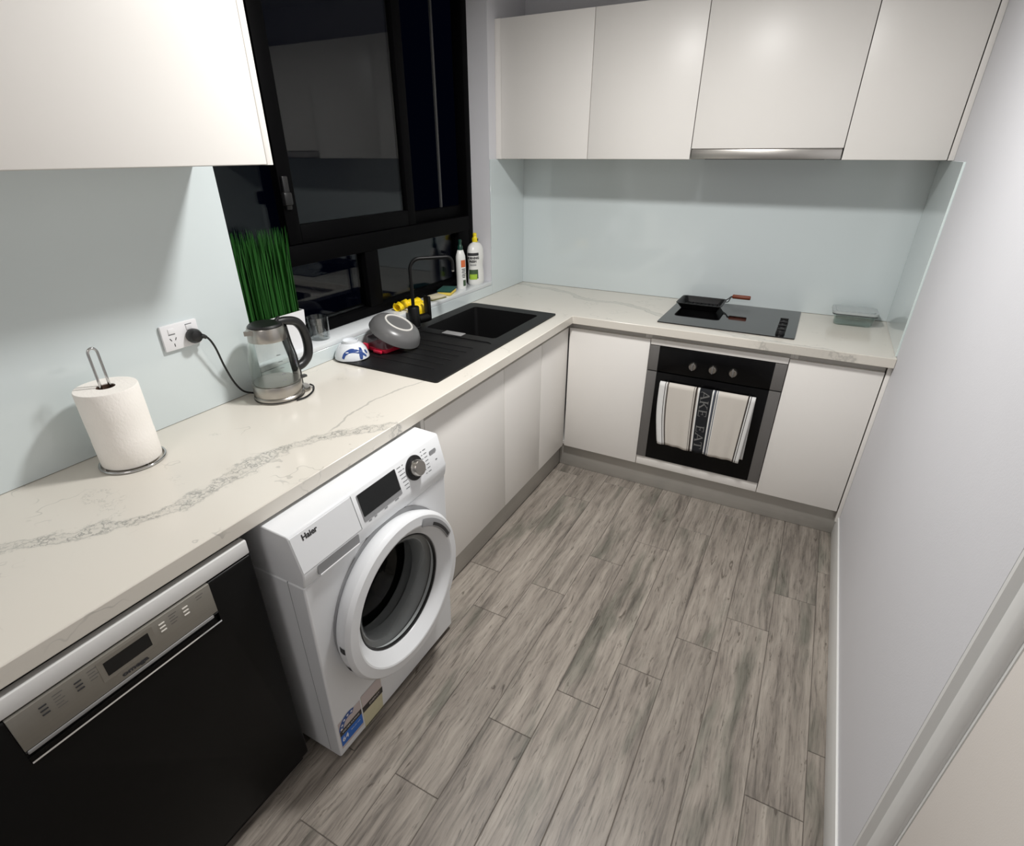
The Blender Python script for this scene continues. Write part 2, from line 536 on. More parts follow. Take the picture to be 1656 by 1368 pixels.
    in3 = smooth(Y, 2.0, 2.2)
    e3 = math_('SUBTRACT', 1.0, smooth(math_('ABSOLUTE', math_('SUBTRACT', d3, 0.018)), 0.001, 0.006))
    v3 = math_('MULTIPLY', math_('MAXIMUM', math_('MULTIPLY', b3, 0.24), math_('MAXIMUM', math_('MULTIPLY', math_('MULTIPLY', b3, l1), 0.3), math_('MULTIPLY', e3, 0.5))), in3)
    # sparse flecks and hairlines elsewhere
    hair = math_('MULTIPLY', math_('MULTIPLY', lines(3.2, 0.006), smooth(noise(4, 2), 0.52, 0.62)), 0.4)
    fl = math_('MULTIPLY', math_('MULTIPLY', lines(30, 0.02), smooth(noise(7, 2), 0.63, 0.7)), 0.35)
    v = math_('MAXIMUM', math_('MAXIMUM', v1, v2), math_('MAXIMUM', v3, math_('MAXIMUM', hair, fl)))
    mx = nd(nt, 'ShaderNodeMix', data_type='RGBA')
    mx.inputs[6].default_value = lin((217, 212, 202)); mx.inputs[7].default_value = lin((152, 151, 145))
    L(v, mx.inputs[0])
    L(mx.outputs[2], b.inputs['Base Color'])
    b.inputs['Roughness'].default_value = 0.17
    return mt
M_quartz = quartz_material()

# ------------------------------------------------------------------ room dimensions
XR, YB, YF, A, H, T = 1.975, 2.899, 2.286, 0.598, 0.90, 0.04
ZS = 1.590
CEIL, FRONT = 2.43, -1.70
W0, W1 = 0.909, 2.506          # window opening along y
SILL = 0.972
WX = -0.112                    # face of the window frame
PH = 0.141

# floor with its planks
floor = struct(MB().box(-0.2, 2.2, FRONT-.1, 3.0, -0.08, -0.0022).build('floor', M_grout, smooth=False))
PITCHX, PLEN = 0.1535, 0.915
cols = {-1: 1.35, 0: 0.215, 1: 0.44, 2: 0.728, 3: 0.928, 4: 1.135, 5: 0.437, 6: 0.632, 7: 0.868, 8: 1.098}
for i in range(-1, 9):
    x0 = 0.6915+i*PITCHX; x1 = x0+PITCHX
    y = cols[i]-3*PLEN
    while y < 2.36:
        a, b_ = max(y, -1.0), min(y+PLEN, 2.36)
        if b_-a > 0.03:
            xa, xb = x0+.001, min(x1-.001, XR)
            c = ((xa+xb)/2, (a+b_)/2, 0)
            pl = MB().box(xa, xb, a+.001, b_-.001, -0.009, 0, bev=0.0012, seg=1).build('plank', M_plank, floor, origin=c, smooth=False)
        y += PLEN

# walls
wl = MB()
wl.box(-0.20, 0, FRONT, W0, 0, CEIL).box(-0.20, 0, W1, 3.05, 0, CEIL)
wl.box(-0.20, 0, W0, W1, 0, 0.953).box(-0.20, 0, W0, W1, 2.32, CEIL)
struct(wl.build('wall_left', M_wall, smooth=False))
struct(MB().box(0, 2.15, YB, 3.05, 0, CEIL).build('wall_back', M_wall, smooth=False))
wr = MB()
DY = 0.714
wr.box(XR, 2.15, DY, YB, 0, CEIL).box(XR, 2.15, FRONT, -0.32, 0, CEIL).box(XR, 2.15, -0.32, DY, 2.10, CEIL).box(2.06, 2.15, -0.32, DY, 0, 2.10)
struct(wr.build('wall_right', M_wall, smooth=False))
struct(MB().box(-0.2, 2.15, FRONT-.1, FRONT, 0, CEIL).build('wall_front', M_wall, smooth=False))
struct(MB().box(-0.2, 2.15, FRONT-.1, 3.05, CEIL, CEIL+.05).build('ceiling', M_ceil, smooth=False))
M_skirt = pmat('skirting_paint', (226, 226, 224), 0.4, var=0.01)
struct(MB().box(XR-.008, XR, DY, 2.345, 0, 0.115, bev=.003).build('baseboard_right', M_skirt))

# door and jamb set into the right wall
M_door = pmat('warm_white_door_paint', (232, 226, 220), 0.5, var=0.015, bump=0.08, bump_scale=(300, 300, 300))
door = MB().box(2.003, 2.043, -0.28, 0.634, 0.008, 2.06, bev=.002).build('door_1', M_door)
struct(door)
MB().prism([(1.9755, .7135), (1.9755, .703), (1.9868, .692), (1.9865, .662), (1.989, .658), (1.998, .646), (2.003, .6445), (2.003, .637), (2.058, .637), (2.058, .7135)], 2.098, Matrix.Translation((0, 0, 0))).box(1.990, 2.058, -0.319, -0.281, 0, 2.098, bev=.002).box(1.990, 2.058, -0.281, 0.6365, 2.061, 2.098, bev=.002).build('door_jamb', M_skirt, door)
h = MB().cyl((2.003, -0.21, 1.0), (1.985, -0.21, 1.0), .024).cyl((1.985, -0.21, 1.0), (1.96, -0.21, 1.0), .009)
h.tube([(1.96, -0.215, 1.0), (1.958, -0.15, 1.0), (1.96, -0.09, 1.0)], .009)
h.build('door_handle', M_chrome, door)

# window: black aluminium frame, sliding sash above a fixed row
win = MB()
xf0, xf1 = WX-.06, WX
win.box(xf0, xf1, W0, W0+.045, SILL, 2.32, bev=.002).box(xf0, xf1, W1-.045, W1, SILL, 2.32, bev=.002)
win.box(xf0, xf1, W0, W1, SILL, SILL+.035, bev=.002).box(xf0, xf1, W0, W1, 2.285, 2.32, bev=.002)
window = struct(win.build('window_1', M_black_alu))
MB().box(xf0, xf1+.004, W0+.045, W1-.045, 1.245, 1.318, bev=.003).build('transom', M_black_alu, window)
MB().box(xf0, xf1, 1.622, 1.706, SILL+.035, 1.245, bev=.003).build('mullion', M_black_alu, window)
MB().box(xf0, xf1, 2.36, W1-.045, SILL+.035, 1.245, bev=.003).build('jamb_cover', M_black_alu, window)
MB().box(xf0-.005, xf0+.02, W0+.045, 1.622, SILL+.03, SILL+.045).build('glazing_bead', M_black_alu, window)
MB().box(xf0+.028, xf0+.034, W0+.045, 1.622, SILL+.03, 1.246).build('pane', M_window, window)
MB().box(xf0+.028, xf0+.034, 1.706, 2.36, SILL+.03, 1.246).build('pane', M_window, window)
# upper row: fixed pane at the left, sliding sash over it, open gap at the right
MB().box(xf0+.008, xf0+.014, W0+.045, 1.27, 1.318, 2.286).build('pane', M_window, window)
sash = MB()
sx0, sx1 = xf0+.022, xf1-.002
sash.box(sx0, sx1, 1.236, 1.298, 1.320, 2.284, bev=.003).box(sx0, sx1, 1.945, 2.0, 1.320, 2.284, bev=.003)
sash.box(sx0, sx1, 1.298, 1.945, 1.320, 1.385, bev=.003).box(sx0, sx1, 1.298, 1.945, 2.24, 2.284, bev=.003)
sashp = sash.build('sliding_sash', M_black_alu, window)
MB().box(sx0+.015, sx0+.021, 1.297, 1.946, 1.384, 2.241).build('sash_pane', M_window, sashp)
MB().box(xf0+.004, xf0+.012, 2.278, 2.292, 1.36, 2.285).build('screen_bar', M_darkgrey, window)
MB().box(xf0, xf0+.03, 2.0, W1-.045, 1.318, 1.372, bev=.003).build('track', M_black_alu, window)
lt = MB()
lt.box(sx1-.001, sx1+.012, 1.243, 1.268, 1.44, 1.55, bev=.004).box(sx1+.008, sx1+.03, 1.225, 1.262, 1.455, 1.50, bev=.008)
lt.build('latch', M_blackpl, window)

# window sill board
struct(MB().box(WX, 0.004, W0+.001, W1-.001, 0.953, SILL, bev=.002).build('trim_1', M_sill))

# ------------------------------------------------------------------ splashbacks
G = 'glass splashbacks'
def splash(label, *b):
    b = list(b)
    if b[0] == 0 and b[1] < .01: b[0] = .0006
    if b[3] == YB: b[3] = YB-.0006; b[0] = .001; b[1] = XR-.001
    if b[1] == XR: b[1] = XR-.0006
    return tag(MB().box(*b, bev=.001, seg=1).build('splashback', M_splash, origin=((b[0]+b[1])/2, (b[2]+b[3])/2, b[4])), label, 'splashback', G)
splash('pale blue glass splashback behind the paper towel, with the power outlet', 0, .006, -1.2, W0, H+.001, ZS+.004)
splash('low pale glass upstand below the window sill, behind the sink', 0, .006, W0+.001, W1, H+.001, .9525)
splash('narrow pale blue glass splashback between window and back corner', 0, .006, W1+.001, YB-.007, H+.001, ZS-.001)
splash('wide pale blue glass splashback behind the cooktop', 0, XR, YB-.006, YB, H+.001, ZS-.001)
rs = splash('narrow pale blue glass splashback on the right wall beside the glass container', XR-.006, XR, YF+.035, YB-.007, H+.001, ZS-.001)
MB().box(XR-.0075, XR, YF+.030, YF+.0348, H+.001, ZS-.001, bev=.001).build('edge_trim', M_glassedge, rs)['label'] = 'bright white edge strip'

# ------------------------------------------------------------------ worktop
Mz = Matrix.Translation((0, 0, H-T))
wt = MB().prism([(0.0005, -1.2), (A, -1.2), (A, YF), (XR-.0005, YF), (XR-.0005, YB-.0005), (0.0005, YB-.0005)], T, Mz)
worktop = wt.build('worktop', M_quartz, smooth=False)
cut(worktop, [MB().box(0.068, 0.462, 1.735, 2.205, .8, 1.0)])
tag(worktop, 'L-shaped white quartz worktop with grey veins running round the corner', 'worktop')
md = worktop.modifiers.new('edge', 'BEVEL'); md.width = .0025; md.segments = 2; md.limit_method = 'ANGLE'

# ------------------------------------------------------------------ base cabinets
DT = 0.831           # top of the doors
FX, FY = 0.568, 2.316
def door_y(parent, x0, x1, z0, z1, name='door', y=FY):
    return MB().box(x0+.0015, x1-.0015, y, y+.018, z0+.0015, z1-.0015, bev=.0015).build(name, M_gloss, parent)
def door_x(parent, y0, y1, z0, z1, name='door', x=FX):
    return MB().box(x-.018, x, y0+.0015, y1-.0015, z0+.0015, z1-.0015, bev=.0015).build(name, M_gloss, parent)

c = thing('base_cabinet', 'white two-door base cabinet under the sink, right of the washing machine', 'cabinet', (.3, 1.5, PH))
mb = MB().box(.02, FX, 1.048, 1.066, 0.0, H-T-.001)
mb.build('end_panel', M_gloss, c)
mb = MB().box(.02, FX-.02, 1.976, 1.992, PH, .69).box(.02, FX-.02, 1.067, 1.975, PH, PH+.016).box(.02, .03, 1.067, 1.975, PH+.016, H-T-.001)
mb.build('carcass', M_gloss, c)
MB().box(FX-.032, FX-.019, 1.067, 1.975, DT-.035, H-T-.001).build('finger_rail', M_rail, c)
door_x(c, 1.068, 1.625, PH, DT); door_x(c, 1.625, 1.995, PH, DT)

c = thing('base_cabinet', 'white corner base cabinet whose two doors meet in the inner corner', 'cabinet', (.3, 2.5, PH))
mb = MB().box(.02, FX-.02, 1.994, 2.010, PH, .69).box(.02, .03, 2.010, 2.88, PH, H-T-.001).box(.03, .978, 2.87, 2.88, PH, H-T-.001)
mb.box(.962, .978, FY+.02, 2.87, PH, H-T-.001).box(.03, FX-.02, 2.01, 2.87, PH, PH+.016).box(FX-.02, .962, FY+.02, 2.87, PH, PH+.016)
mb.build('carcass', M_gloss, c)
MB().box(FX-.032, FX-.019, 2.011, FY+.03, DT-.035, H-T-.001).box(FX-.019, .961, FY+.0185, FY+.031, DT-.035, H-T-.001).build('finger_rail', M_rail, c)
door_x(c, 1.995, FY+.0, PH, DT); door_y(c, FX+.004, .994, PH, DT)

c = thing('oven_cabinet', 'white oven housing with narrow panels above and below the oven', 'cabinet', (1.298, 2.6, PH))
mb = MB().box(.979, .994, FY+.02, 2.88, PH, H-T-.001).box(1.602, 1.617, FY+.02, 2.88, PH, H-T-.001).box(.994, 1.602, FY+.02, 2.88, PH, PH+.016)
mb.build('carcass', M_gloss, c)
MB().box(.9945, 1.6015, FY+.0185, FY+.03, .806, H-T-.001).build('finger_rail', M_rail, c)
door_y(c, .994, 1.602, .804, DT+.004, 'top_panel'); door_y(c, .994, 1.602, PH, .1945, 'bottom_panel')

c = thing('base_cabinet', 'white single-door base cabinet between the oven and the right wall', 'cabinet', (1.8, 2.6, PH))
mb = MB().box(1.618, 1.634, FY+.02, 2.88, PH, H-T-.001).box(1.940, 1.956, FY+.02, 2.88, PH, H-T-.001).box(1.634, 1.94, FY+.02, 2.88, PH, PH+.016).box(1.634, 1.94, 2.87, 2.88, PH+.016, H-T-.001)
mb.build('carcass', M_gloss, c)
MB().box(1.635, 1.955, FY+.0185, FY+.03, DT-.035, H-T-.001).build('finger_rail', M_rail, c)
door_y(c, 1.602, 1.956, PH, DT)
MB().box(1.959, XR-.0005, FY-.004, FY+.018, .09, H-T-.001, bev=.001).build('filler_strip', M_gloss, c)

tag(MB().box(.520, .538, 1.067, YF+.062, 0.001, PH-.002, bev=.001).build('kickboard', M_kick, origin=(.53, 1.6, 0)), 'grey metal kickboard below the sink cabinet doors', 'kickboard', 'metal kickboards')
tag(MB().box(.5385, XR-.0005, YF+.060, YF+.078, 0.001, PH-.002, bev=.001).build('kickboard', M_kick, origin=(1.3, YF+.07, 0)), 'grey metal kickboard below the oven wall cabinets', 'kickboard', 'metal kickboards')

# ------------------------------------------------------------------ wall cabinets
UY = YB-.324
ZT = 2.18
def up_carcass(c, x0, x1, z0=ZS):
    MB().box(x0+.001, x1-.001, UY+.020, YB-.001, z0, ZT).build('carcass', M_gloss, c)
c = thing('wall_cabinet', 'white two-door wall cabinet beside the window, over the back corner', 'cabinet', (.5, 2.7, ZS))
up_carcass(c, .036, 1.003)
MB().box(.0005, .034, UY+.003, YB-.001, ZS, ZT, bev=.001).build('filler_strip', M_gloss, c)
door_y(c, .034, .512, ZS, ZT, y=UY); door_y(c, .512, 1.003, ZS, ZT, y=UY)
c = thing('wall_cabinet', 'white single-door wall cabinet directly over the range hood', 'cabinet', (1.3, 2.7, ZS))
up_carcass(c, 1.003, 1.602, 1.668); door_y(c, 1.003, 1.602, 1.632, ZT, y=UY)
c = thing('wall_cabinet', 'white wall cabinet in the upper right corner by the right wall', 'cabinet', (1.8, 2.7, ZS))
up_carcass(c, 1.602, 1.953); door_y(c, 1.602, 1.953, ZS, ZT, y=UY)
MB().box(1.9555, XR-.0005, UY+.003, UY+.02, ZS, ZT, bev=.001).build('filler_strip', M_gloss, c)

c = thing('wall_cabinet', 'large white wall cabinet at upper left above the paper towel', 'cabinet', (.16, 0.2, ZS))
UX = .329
MB().box(.0005, UX, .832, .850, ZS+.004, ZT, bev=.001).build('end_panel', M_gloss, c)
MB().box(.0005, UX-.020, -1.0, .831, ZS+.004, ZT).build('carcass', M_gloss, c)
door_x(c, .215, .832, ZS+.004, ZT, x=UX); door_x(c, -.40, .215, ZS+.004, ZT, x=UX); door_x(c, -1.0, -.40, ZS+.004, ZT, x=UX)

c = thing('range_hood', 'slim stainless steel range hood under the middle wall cabinet', 'range hood', (1.3, 2.7, ZS))
MB().box(1.006, 1.599, UY-.004, UY+.016, ZS+.003, 1.630, bev=.003).build('front_strip', M_steel_h, c)
MB().box(1.008, 1.597, UY+.0165, YB-.01, ZS+.004, 1.666).build('hood_body', M_steel, c)
MB().box(1.06, 1.54, UY+.05, YB-.06, ZS+.0005, ZS+.004).build('filter', M_darkgrey, c)

# ------------------------------------------------------------------ oven
ov = thing('oven', 'black glass built-in oven with grey side strips below the cooktop', 'oven', (1.298, 2.6, .195))
OY = 2.310
MB().box(.9965, 1.5995, OY+.026, 2.86, .205, .798).build('body', M_darkgrey, ov)
pn = MB().box(1.043, 1.552, OY, OY+.024, .680, .8025, bev=.001).build('control_panel', M_ovengl, ov)
dr = MB().box(1.043, 1.552, OY, OY+.024, .1965, .6745, bev=.001).build('door', M_ovengl, ov)
for x0, x1 in ((.9955, 1.0428), (1.5522, 1.6005)):
    MB().box(x0, x1, OY-.001, OY+.024, .680, .8025, bev=.001).build('side_strip', M_ovenside, ov)
    MB().box(x0, x1, OY-.001, OY+.024, .1965, .6745, bev=.001).build('door_strip', M_ovenside, ov)
MB().cyl((1.088, OY-.036, .634), (1.497, OY-.036, .634), .008, n=16).cyl((1.105, OY, .634), (1.105, OY-.036, .634), .008, n=12).cyl((1.480, OY, .634), (1.480, OY-.036, .634), .008, n=12).build('door_handle', M_blackmat, ov)
for kx in (1.208, 1.299, 1.389):
    Mk = frame((kx, OY, .732), (1, 0, 0), (0, 0, 1))
    k = MB().lathe([(0, 0), (.019, 0), (.019, .006), (.017, .018), (.015, .020), (0, .020)], n=28, mat=Mk).build('knob', M_steel, ov)
    MB().box(kx-.0035, kx+.0035, OY-.026, OY-.019, .716, .749, bev=.0015).build('grip_bar', M_ovenside, k)

# tea towel over the oven handle
tx0, tx1, tz0, tz1 = 1.075, 1.508, .305, .640
mt, nt, b = new_mat('striped_towel_cotton')
L = nt.links.new
at = nd(nt, 'ShaderNodeAttribute'); at.attribute_name = 'across'
rp = nd(nt, 'ShaderNodeValToRGB'); rp.color_ramp.interpolation = 'CONSTANT'
wht, crm, dk, gy, bk, bl = (228, 228, 226), (212, 206, 197), (66, 58, 54), (168, 164, 158), (24, 26, 30), (74, 78, 88)
stops = [(0, wht), (.062, dk), (.069, wht), (.080, gy), (.087, dk), (.101, crm), (.372, gy), (.376, dk), (.382, crm), (.391, dk), (.412, crm), (.418, wht), (.434, bk), (.567, wht), (.584, bl), (.607, crm), (.613, wht), (.620, bl), (.626, wht), (.634, crm), (.922, dk), (.941, wht), (.953, dk), (.960, wht)]
e = rp.color_ramp.elements
while len(e) < len(stops): e.new(1.0)
for el, (p, cc) in zip(e, stops): el.position = p; el.color = lin(cc)
L(at.outputs['Fac'], rp.inputs[0])
tcn = nd(nt, 'ShaderNodeTexCoord'); tn = nd(nt, 'ShaderNodeTexNoise'); tn.inputs['Scale'].default_value = 500
L(tcn.outputs['Object'], tn.inputs['Vector'])
tm = nd(nt, 'ShaderNodeMix', data_type='RGBA', blend_type='MULTIPLY'); tm.inputs[0].default_value = 0.12
L(rp.outputs[0], tm.inputs[6]); L(tn.outputs[0], tm.inputs[7]); L(tm.outputs[2], b.inputs['Base Color'])
b.inputs['Roughness'].default_value = 0.95
bp = nd(nt, 'ShaderNodeBump'); bp.inputs['Strength'].default_value = .4; bp.inputs['Distance'].default_value = .001
L(tn.outputs[0], bp.inputs['Height']); L(bp.outputs[0], b.inputs['Normal'])
M_towel = mt
HY, HZ = OY-.036, .634
def towel_pt(u, s, lift=0.0):
    """u across 0..1, s along: 0 = front hem, 1 = back hem, folded over the bar"""
    Lf, arc, Lb = .316, .010*PI*1.0, .318
    tot = Lf+arc+Lb
    d = s*tot
    r = .0105+lift
    fold = .0030*math.sin(u*19+1.0)+.0025*math.sin(u*41)
    if d < Lf:
        k = (Lf-d)/Lf
        y = HY-r-k*(.004+fold*1.2); z = HZ-(Lf-d)
    elif d < Lf+arc:
        a = (d-Lf)/arc*PI
        y = HY-r*math.cos(a); z = HZ+r*math.sin(a)
        k = 0
    else:
        k = (d-Lf-arc)/Lb
        y = HY+r+k*.003*math.sin(u*15); z = HZ-(d-Lf-arc)
    slant = -.012*k
    bow = (-.012*math.sin(k*PI)*(1-u)+.0)*0.5
    x = tx0+(tx1-tx0)*u+(k*(.030*(1-u)-.012*u) if d < Lf else k*(.02*(1-u)+.002*u))-.010*math.sin(k*PI)*(1-u)**3
    hem = -.012*k*(u-.1) if d < Lf else 0
    return Vector((x, y, z+hem))
bm = bmesh.new()
NU, NS = 72, 48
grid = [[bm.verts.new(towel_pt(i/NU, j/NS)) for i in range(NU+1)] for j in range(NS+1)]
for j in range(NS):
    for i in range(NU):
        bm.faces.new((grid[j][i], grid[j][i+1], grid[j+1][i+1], grid[j+1][i]))
mb = MB(); mb.bm.free(); mb.bm = bm
towel = mb.build('tea_towel', M_towel, origin=(1.29, HY, HZ), ang=80)
av = towel.data.attributes.new('across', 'FLOAT', 'POINT')
av.data.foreach_set('value', [i/NU for j in range(NS+1) for i in range(NU+1)])
sd = towel.modifiers.new('thick', 'SOLIDIFY'); sd.thickness = .0025; sd.offset = 0
tag(towel, 'white striped tea towel with a black lettered band hanging over the oven door', 'tea towel')
towel['_loc'] = [1.29, HY, HZ]
# woven capital letters with serifs, set sideways down the black band
def stroke(p, q, w):
    p, q = Vector((p[0], p[1])), Vector((q[0], q[1]))
    d = (q-p).normalized(); n = Vector((-d.y, d.x))*w/2
    return [tuple(p-n), tuple(q-n), tuple(q+n), tuple(p+n)]
GL = {
 'A': [((.08, 0), (.5, 1), .09), ((.5, 1), (.92, 0), .16), ((.25, .34), (.75, .34), .07), ((-.05, .03), (.25, .03), .06), ((.72, .03), (1.05, .03), .06)],
 'K': [((.18, 0), (.18, 1), .16), ((.24, .42), (.80, .97), .08), ((.40, .55), (.86, .03), .15), ((0, .03), (.36, .03), .06), ((0, .97), (.36, .97), .06), ((.62, .97), (.98, .97), .06), ((.66, .03), (1.02, .03), .06)],
 'E': [((.2, 0), (.2, 1), .16), ((.05, .97), (.82, .97), .07), ((.2, .52), (.62, .52), .07), ((.05, .03), (.88, .03), .07), ((.82, 1), (.82, .76), .06), ((.62, .64), (.62, .40), .06), ((.88, 0), (.90, .26), .06)],
 'T': [((.5, 0), (.5, 1), .16), ((.06, .97), (.94, .97), .07), ((.06, 1), (.05, .74), .06), ((.94, 1), (.95, .74), .06), ((.32, .03), (.68, .03), .06)]}
M_letter = pmat('grey_woven_letters', (112, 112, 110), 0.9)
bandu0, bandu1 = .434, .567
spans = [('A', -.015, .125), ('K', .14, .275), ('E', .285, .405), ('E', .545, .655), ('A', .665, .805), ('T', .81, .93)]
Lf = .316; tot = .316+.010*PI+.318
for ch, v0, v1 in spans:
    lt = MB()
    for p, q, w in GL[ch]:
        seg = 6
        P = Vector(p); Q = Vector(q)
        dv = (Q-P); n = Vector((-dv.y, dv.x)).normalized()*w/2
        ring = []
        for k in range(seg+1):
            cpt = P.lerp(Q, k/seg)
            pair = []
            for sgn in (-1, 1):
                g_ = cpt+n*sgn
                uu = bandu0+(bandu1-bandu0)*(.16+.68*g_.y)
                vv = max(.004, v0+(v1-v0)*g_.x)
                wp = towel_pt(uu, (Lf*(1-vv))/tot, 0.0016)
                pair.append(lt.bm.verts.new(wp))
            ring.append(pair)
        for a_, b_ in zip(ring, ring[1:]):
            lt.bm.faces.new((a_[0], a_[1], b_[1], b_[0]))
    lt.build('letter', M_letter, towel, fix=True)['label'] = 'grey woven capital letter '+ch
tg = MB()
p0 = towel_pt(.05, 1.0)
tg.box(p0.x-.006, p0.x+.006, p0.y-.002, p0.y, p0.z-.014, p0.z+.01, bev=.0008)
tg.build('hanging_loop', M_white, towel)

# ------------------------------------------------------------------ cooktop, pan, container
ck = thing('cooktop', 'black glass cooktop with a row of knobs set in the worktop', 'cooktop', (1.3, 2.62, H))
MB().prism(rrect(.999, 1.600, 2.370, 2.882, .006), .005, Matrix.Translation((0, 0, H+.0005))).build('glass_plate', M_blackgl, ck)
for ky in (2.425, 2.49, 2.555, 2.62):
    k = MB().lathe([(0, 0), (.0195, 0), (.019, .010), (.0165, .016), (0, .0165)], c=(1.538, ky, H+.0055), n=24).build('knob', M_blackpl, ck)
    MB().box(1.520, 1.556, ky-.004, ky+.004, H+.0215, H+.028, bev=.002).build('grip_bar', M_blackpl, k)
HB = H+.0055
gp = thing('grill_pan', 'square black grill pan with a wooden handle on the cooktop', 'pan', (1.13, 2.73, HB))
mb = MB()
px0, px1, py0, py1 = 1.022, 1.240, 2.645, 2.828
def loop(bm, x0, x1, y0, y1, z, r):
    return [bm.verts.new((u, v, z)) for u, v in rrect(x0, x1, y0, y1, r, 4)]
rings = [loop(mb.bm, px0+.02, px1-.02, py0+.02, py1-.02, HB+.002, .015), loop(mb.bm, px0, px1, py0, py1, HB+.030, .02), loop(mb.bm, px0-.004, px1+.004, py0-.004, py1+.004, HB+.031, .022),
         loop(mb.bm, px0-.004, px1+.004, py0-.004, py1+.004, HB+.034, .022), loop(mb.bm, px0+.004, px1-.004, py0+.004, py1-.004, HB+.033, .02), loop(mb.bm, px0+.024, px1-.024, py0+.024, py1-.024, HB+.007, .013)]
for a_, b_ in zip(rings, rings[1:]):
    for i in range(len(a_)):
        j = (i+1) % len(a_); mb.bm.faces.new((a_[i], a_[j], b_[j], b_[i]))
mb.bm.faces.new(rings[0][::-1]); mb.bm.faces.new(rings[-1])
mb.build('pan_body', M_blackmat, gp)
rb = MB()
for i in range(8):
    xx = px0+.034+i*.0205
    rb.box(xx, xx+.006, py0+.03, py1-.03, HB+.0065, HB+.011, bev=.002)
rb.build('ribs', M_blackmat, gp)
MB().tube(smooth_path([(1.236, 2.775, HB+.030), (1.256, 2.78, HB+.034), (1.262, 2.80, HB+.050), (1.272, 2.815, HB+.055)], 5), .0028, n=8).tube(smooth_path([(1.236, 2.815, HB+.030), (1.25, 2.82, HB+.040), (1.262, 2.82, HB+.052), (1.272, 2.816, HB+.055)], 5), .0028, n=8).build('wire_neck', M_darkgrey, gp)
MB().lathe([(0, 0), (.008, 0), (.0105, .004), (.0105, .082), (.009, .088), (0, .088)], n=16, mat=frame((1.268, 2.815, HB+.055), (0, 1, 0), (0, 0, 1))).build('wooden_handle', M_wood, gp)

fc = thing('food_container', 'small glass food container with a grey lid by the right wall', 'container', (1.82, 2.79, H))
M4 = Matrix.Translation((1.822, 2.782, H)) @ Matrix.Rotation(math.radians(2), 4, 'Z')
def shell(parent, name, mat, M, w, d, h, r, t, flare=0.0):
    mb = MB()
    def lp(s, z, rr): return [mb.bm.verts.new(M @ Vector((u, v, z))) for u, v in rrect(-w/2-s, w/2+s, -d/2-s, d/2+s, rr, 5)]
    rr = [lp(-.004, 0, r), lp(0, .004, r), lp(flare, h, r+flare), lp(flare-t, h, r+flare-t), lp(-t, t+.003, r-t*.5)]
    for a_, b_ in zip(rr, rr[1:]):
        for i in range(len(a_)):
            j = (i+1) % len(a_); mb.bm.faces.new((a_[i], a_[j], b_[j], b_[i]))
    mb.bm.faces.new(rr[0][::-1]); mb.bm.faces.new(rr[-1])
    return mb.build(name, mat, parent)
shell(fc, 'glass_tub', M_greenglass, M4 @ Matrix.Translation((0, 0, .001)), .158, .115, .048, .02, .004, .008)
MB().prism(rrect(-.092, .092, -.071, .071, .022), .006, M4 @ Matrix.Translation((0, 0, .0495))).build('lid_seal', M_lidseal, fc)
MB().prism(rrect(-.094, .094, -.073, .073, .024), .010, M4 @ Matrix.Translation((0, 0, .0558))).prism(rrect(-.080, .080, -.059, .059, .018), .003, M4 @ Matrix.Translation((0, 0, .0658))).build('lid', M_lid, fc)

# ------------------------------------------------------------------ sink and tap
sk = thing('sink', 'black composite sink with drainer board under the window', 'sink', (.27, 1.75, H))
mb = MB().prism(rrect(.018, .518, 1.222, 2.262, [.05, .012, .012, .03]), .0065, Matrix.Translation((0, 0, H+.0004)))
rim = mb.build('rim', M_sink, sk, origin=(0, 0, 0))
cutb = MB().prism(rrect(.080, .452, 1.755, 2.192, .02), .1, Matrix.Translation((0, 0, H-.05)))
drn = MB().prism(rrect(.085, .475, 1.262, 1.70, .03), .02, Matrix.Translation((0, 0, H+.0035)))
gro = [MB().box(.12, .44, 1.31+i*.055, 1.318+i*.055, H+.0018, H+.02) for i in range(0)]
cut(rim, [cutb, drn]+gro)
rim.parent = sk; rim.location = Vector((0, 0, 0))-Vector(sk['_loc'])
mb = MB()
def bl(off, z, r): return [mb.bm.verts.new((u, v, z)) for u, v in rrect(.080-off, .452+off, 1.755-off, 2.192+off, r, 5)]
rr = [bl(.004, H+.0004, .024), bl(.004, H-.19, .024), bl(-.004, H-.186, .02), bl(-.0005, H+.0035, .02)]
for a_, b_ in zip(rr[:2], rr[1:2]):
    for i in range(len(a_)):
        j = (i+1) % len(a_); mb.bm.faces.new((a_[i], a_[j], b_[j], b_[i]))
for a_, b_ in ((rr[2], rr[3]),):
    for i in range(len(a_)):
        j = (i+1) % len(a_); mb.bm.faces.new((a_[i], a_[j], b_[j], b_[i]))
for i in range(len(rr[0])):
    j = (i+1) % len(rr[0]); mb.bm.faces.new((rr[3][i], rr[3][j], rr[0][j], rr[0][i]))
mb.bm.faces.new(rr[1][::-1]); mb.bm.faces.new(rr[2])
mb.build('basin', M_sink, sk)
MB().lathe([(0, .004), (.030, .004), (.042, .002), (.044, 0), (0, 0)], c=(.27, 2.0, H-.1858), n=28).build('drain', M_steel, sk)
rb = MB()
for i in range(6):
    rb.box(.13, .43, 1.33+i*.055, 1.338+i*.055, H+.0034, H+.0050, bev=.0007)
rb.build('drainer_ridge', M_sink, sk)['kind'] = 'stuff'
MB().box(.200, .302, 1.712, 1.754, H+.0072, H+.0102, bev=.0008).build('overflow_cover', M_satin, sk)['label'] = 'silver overflow cover'

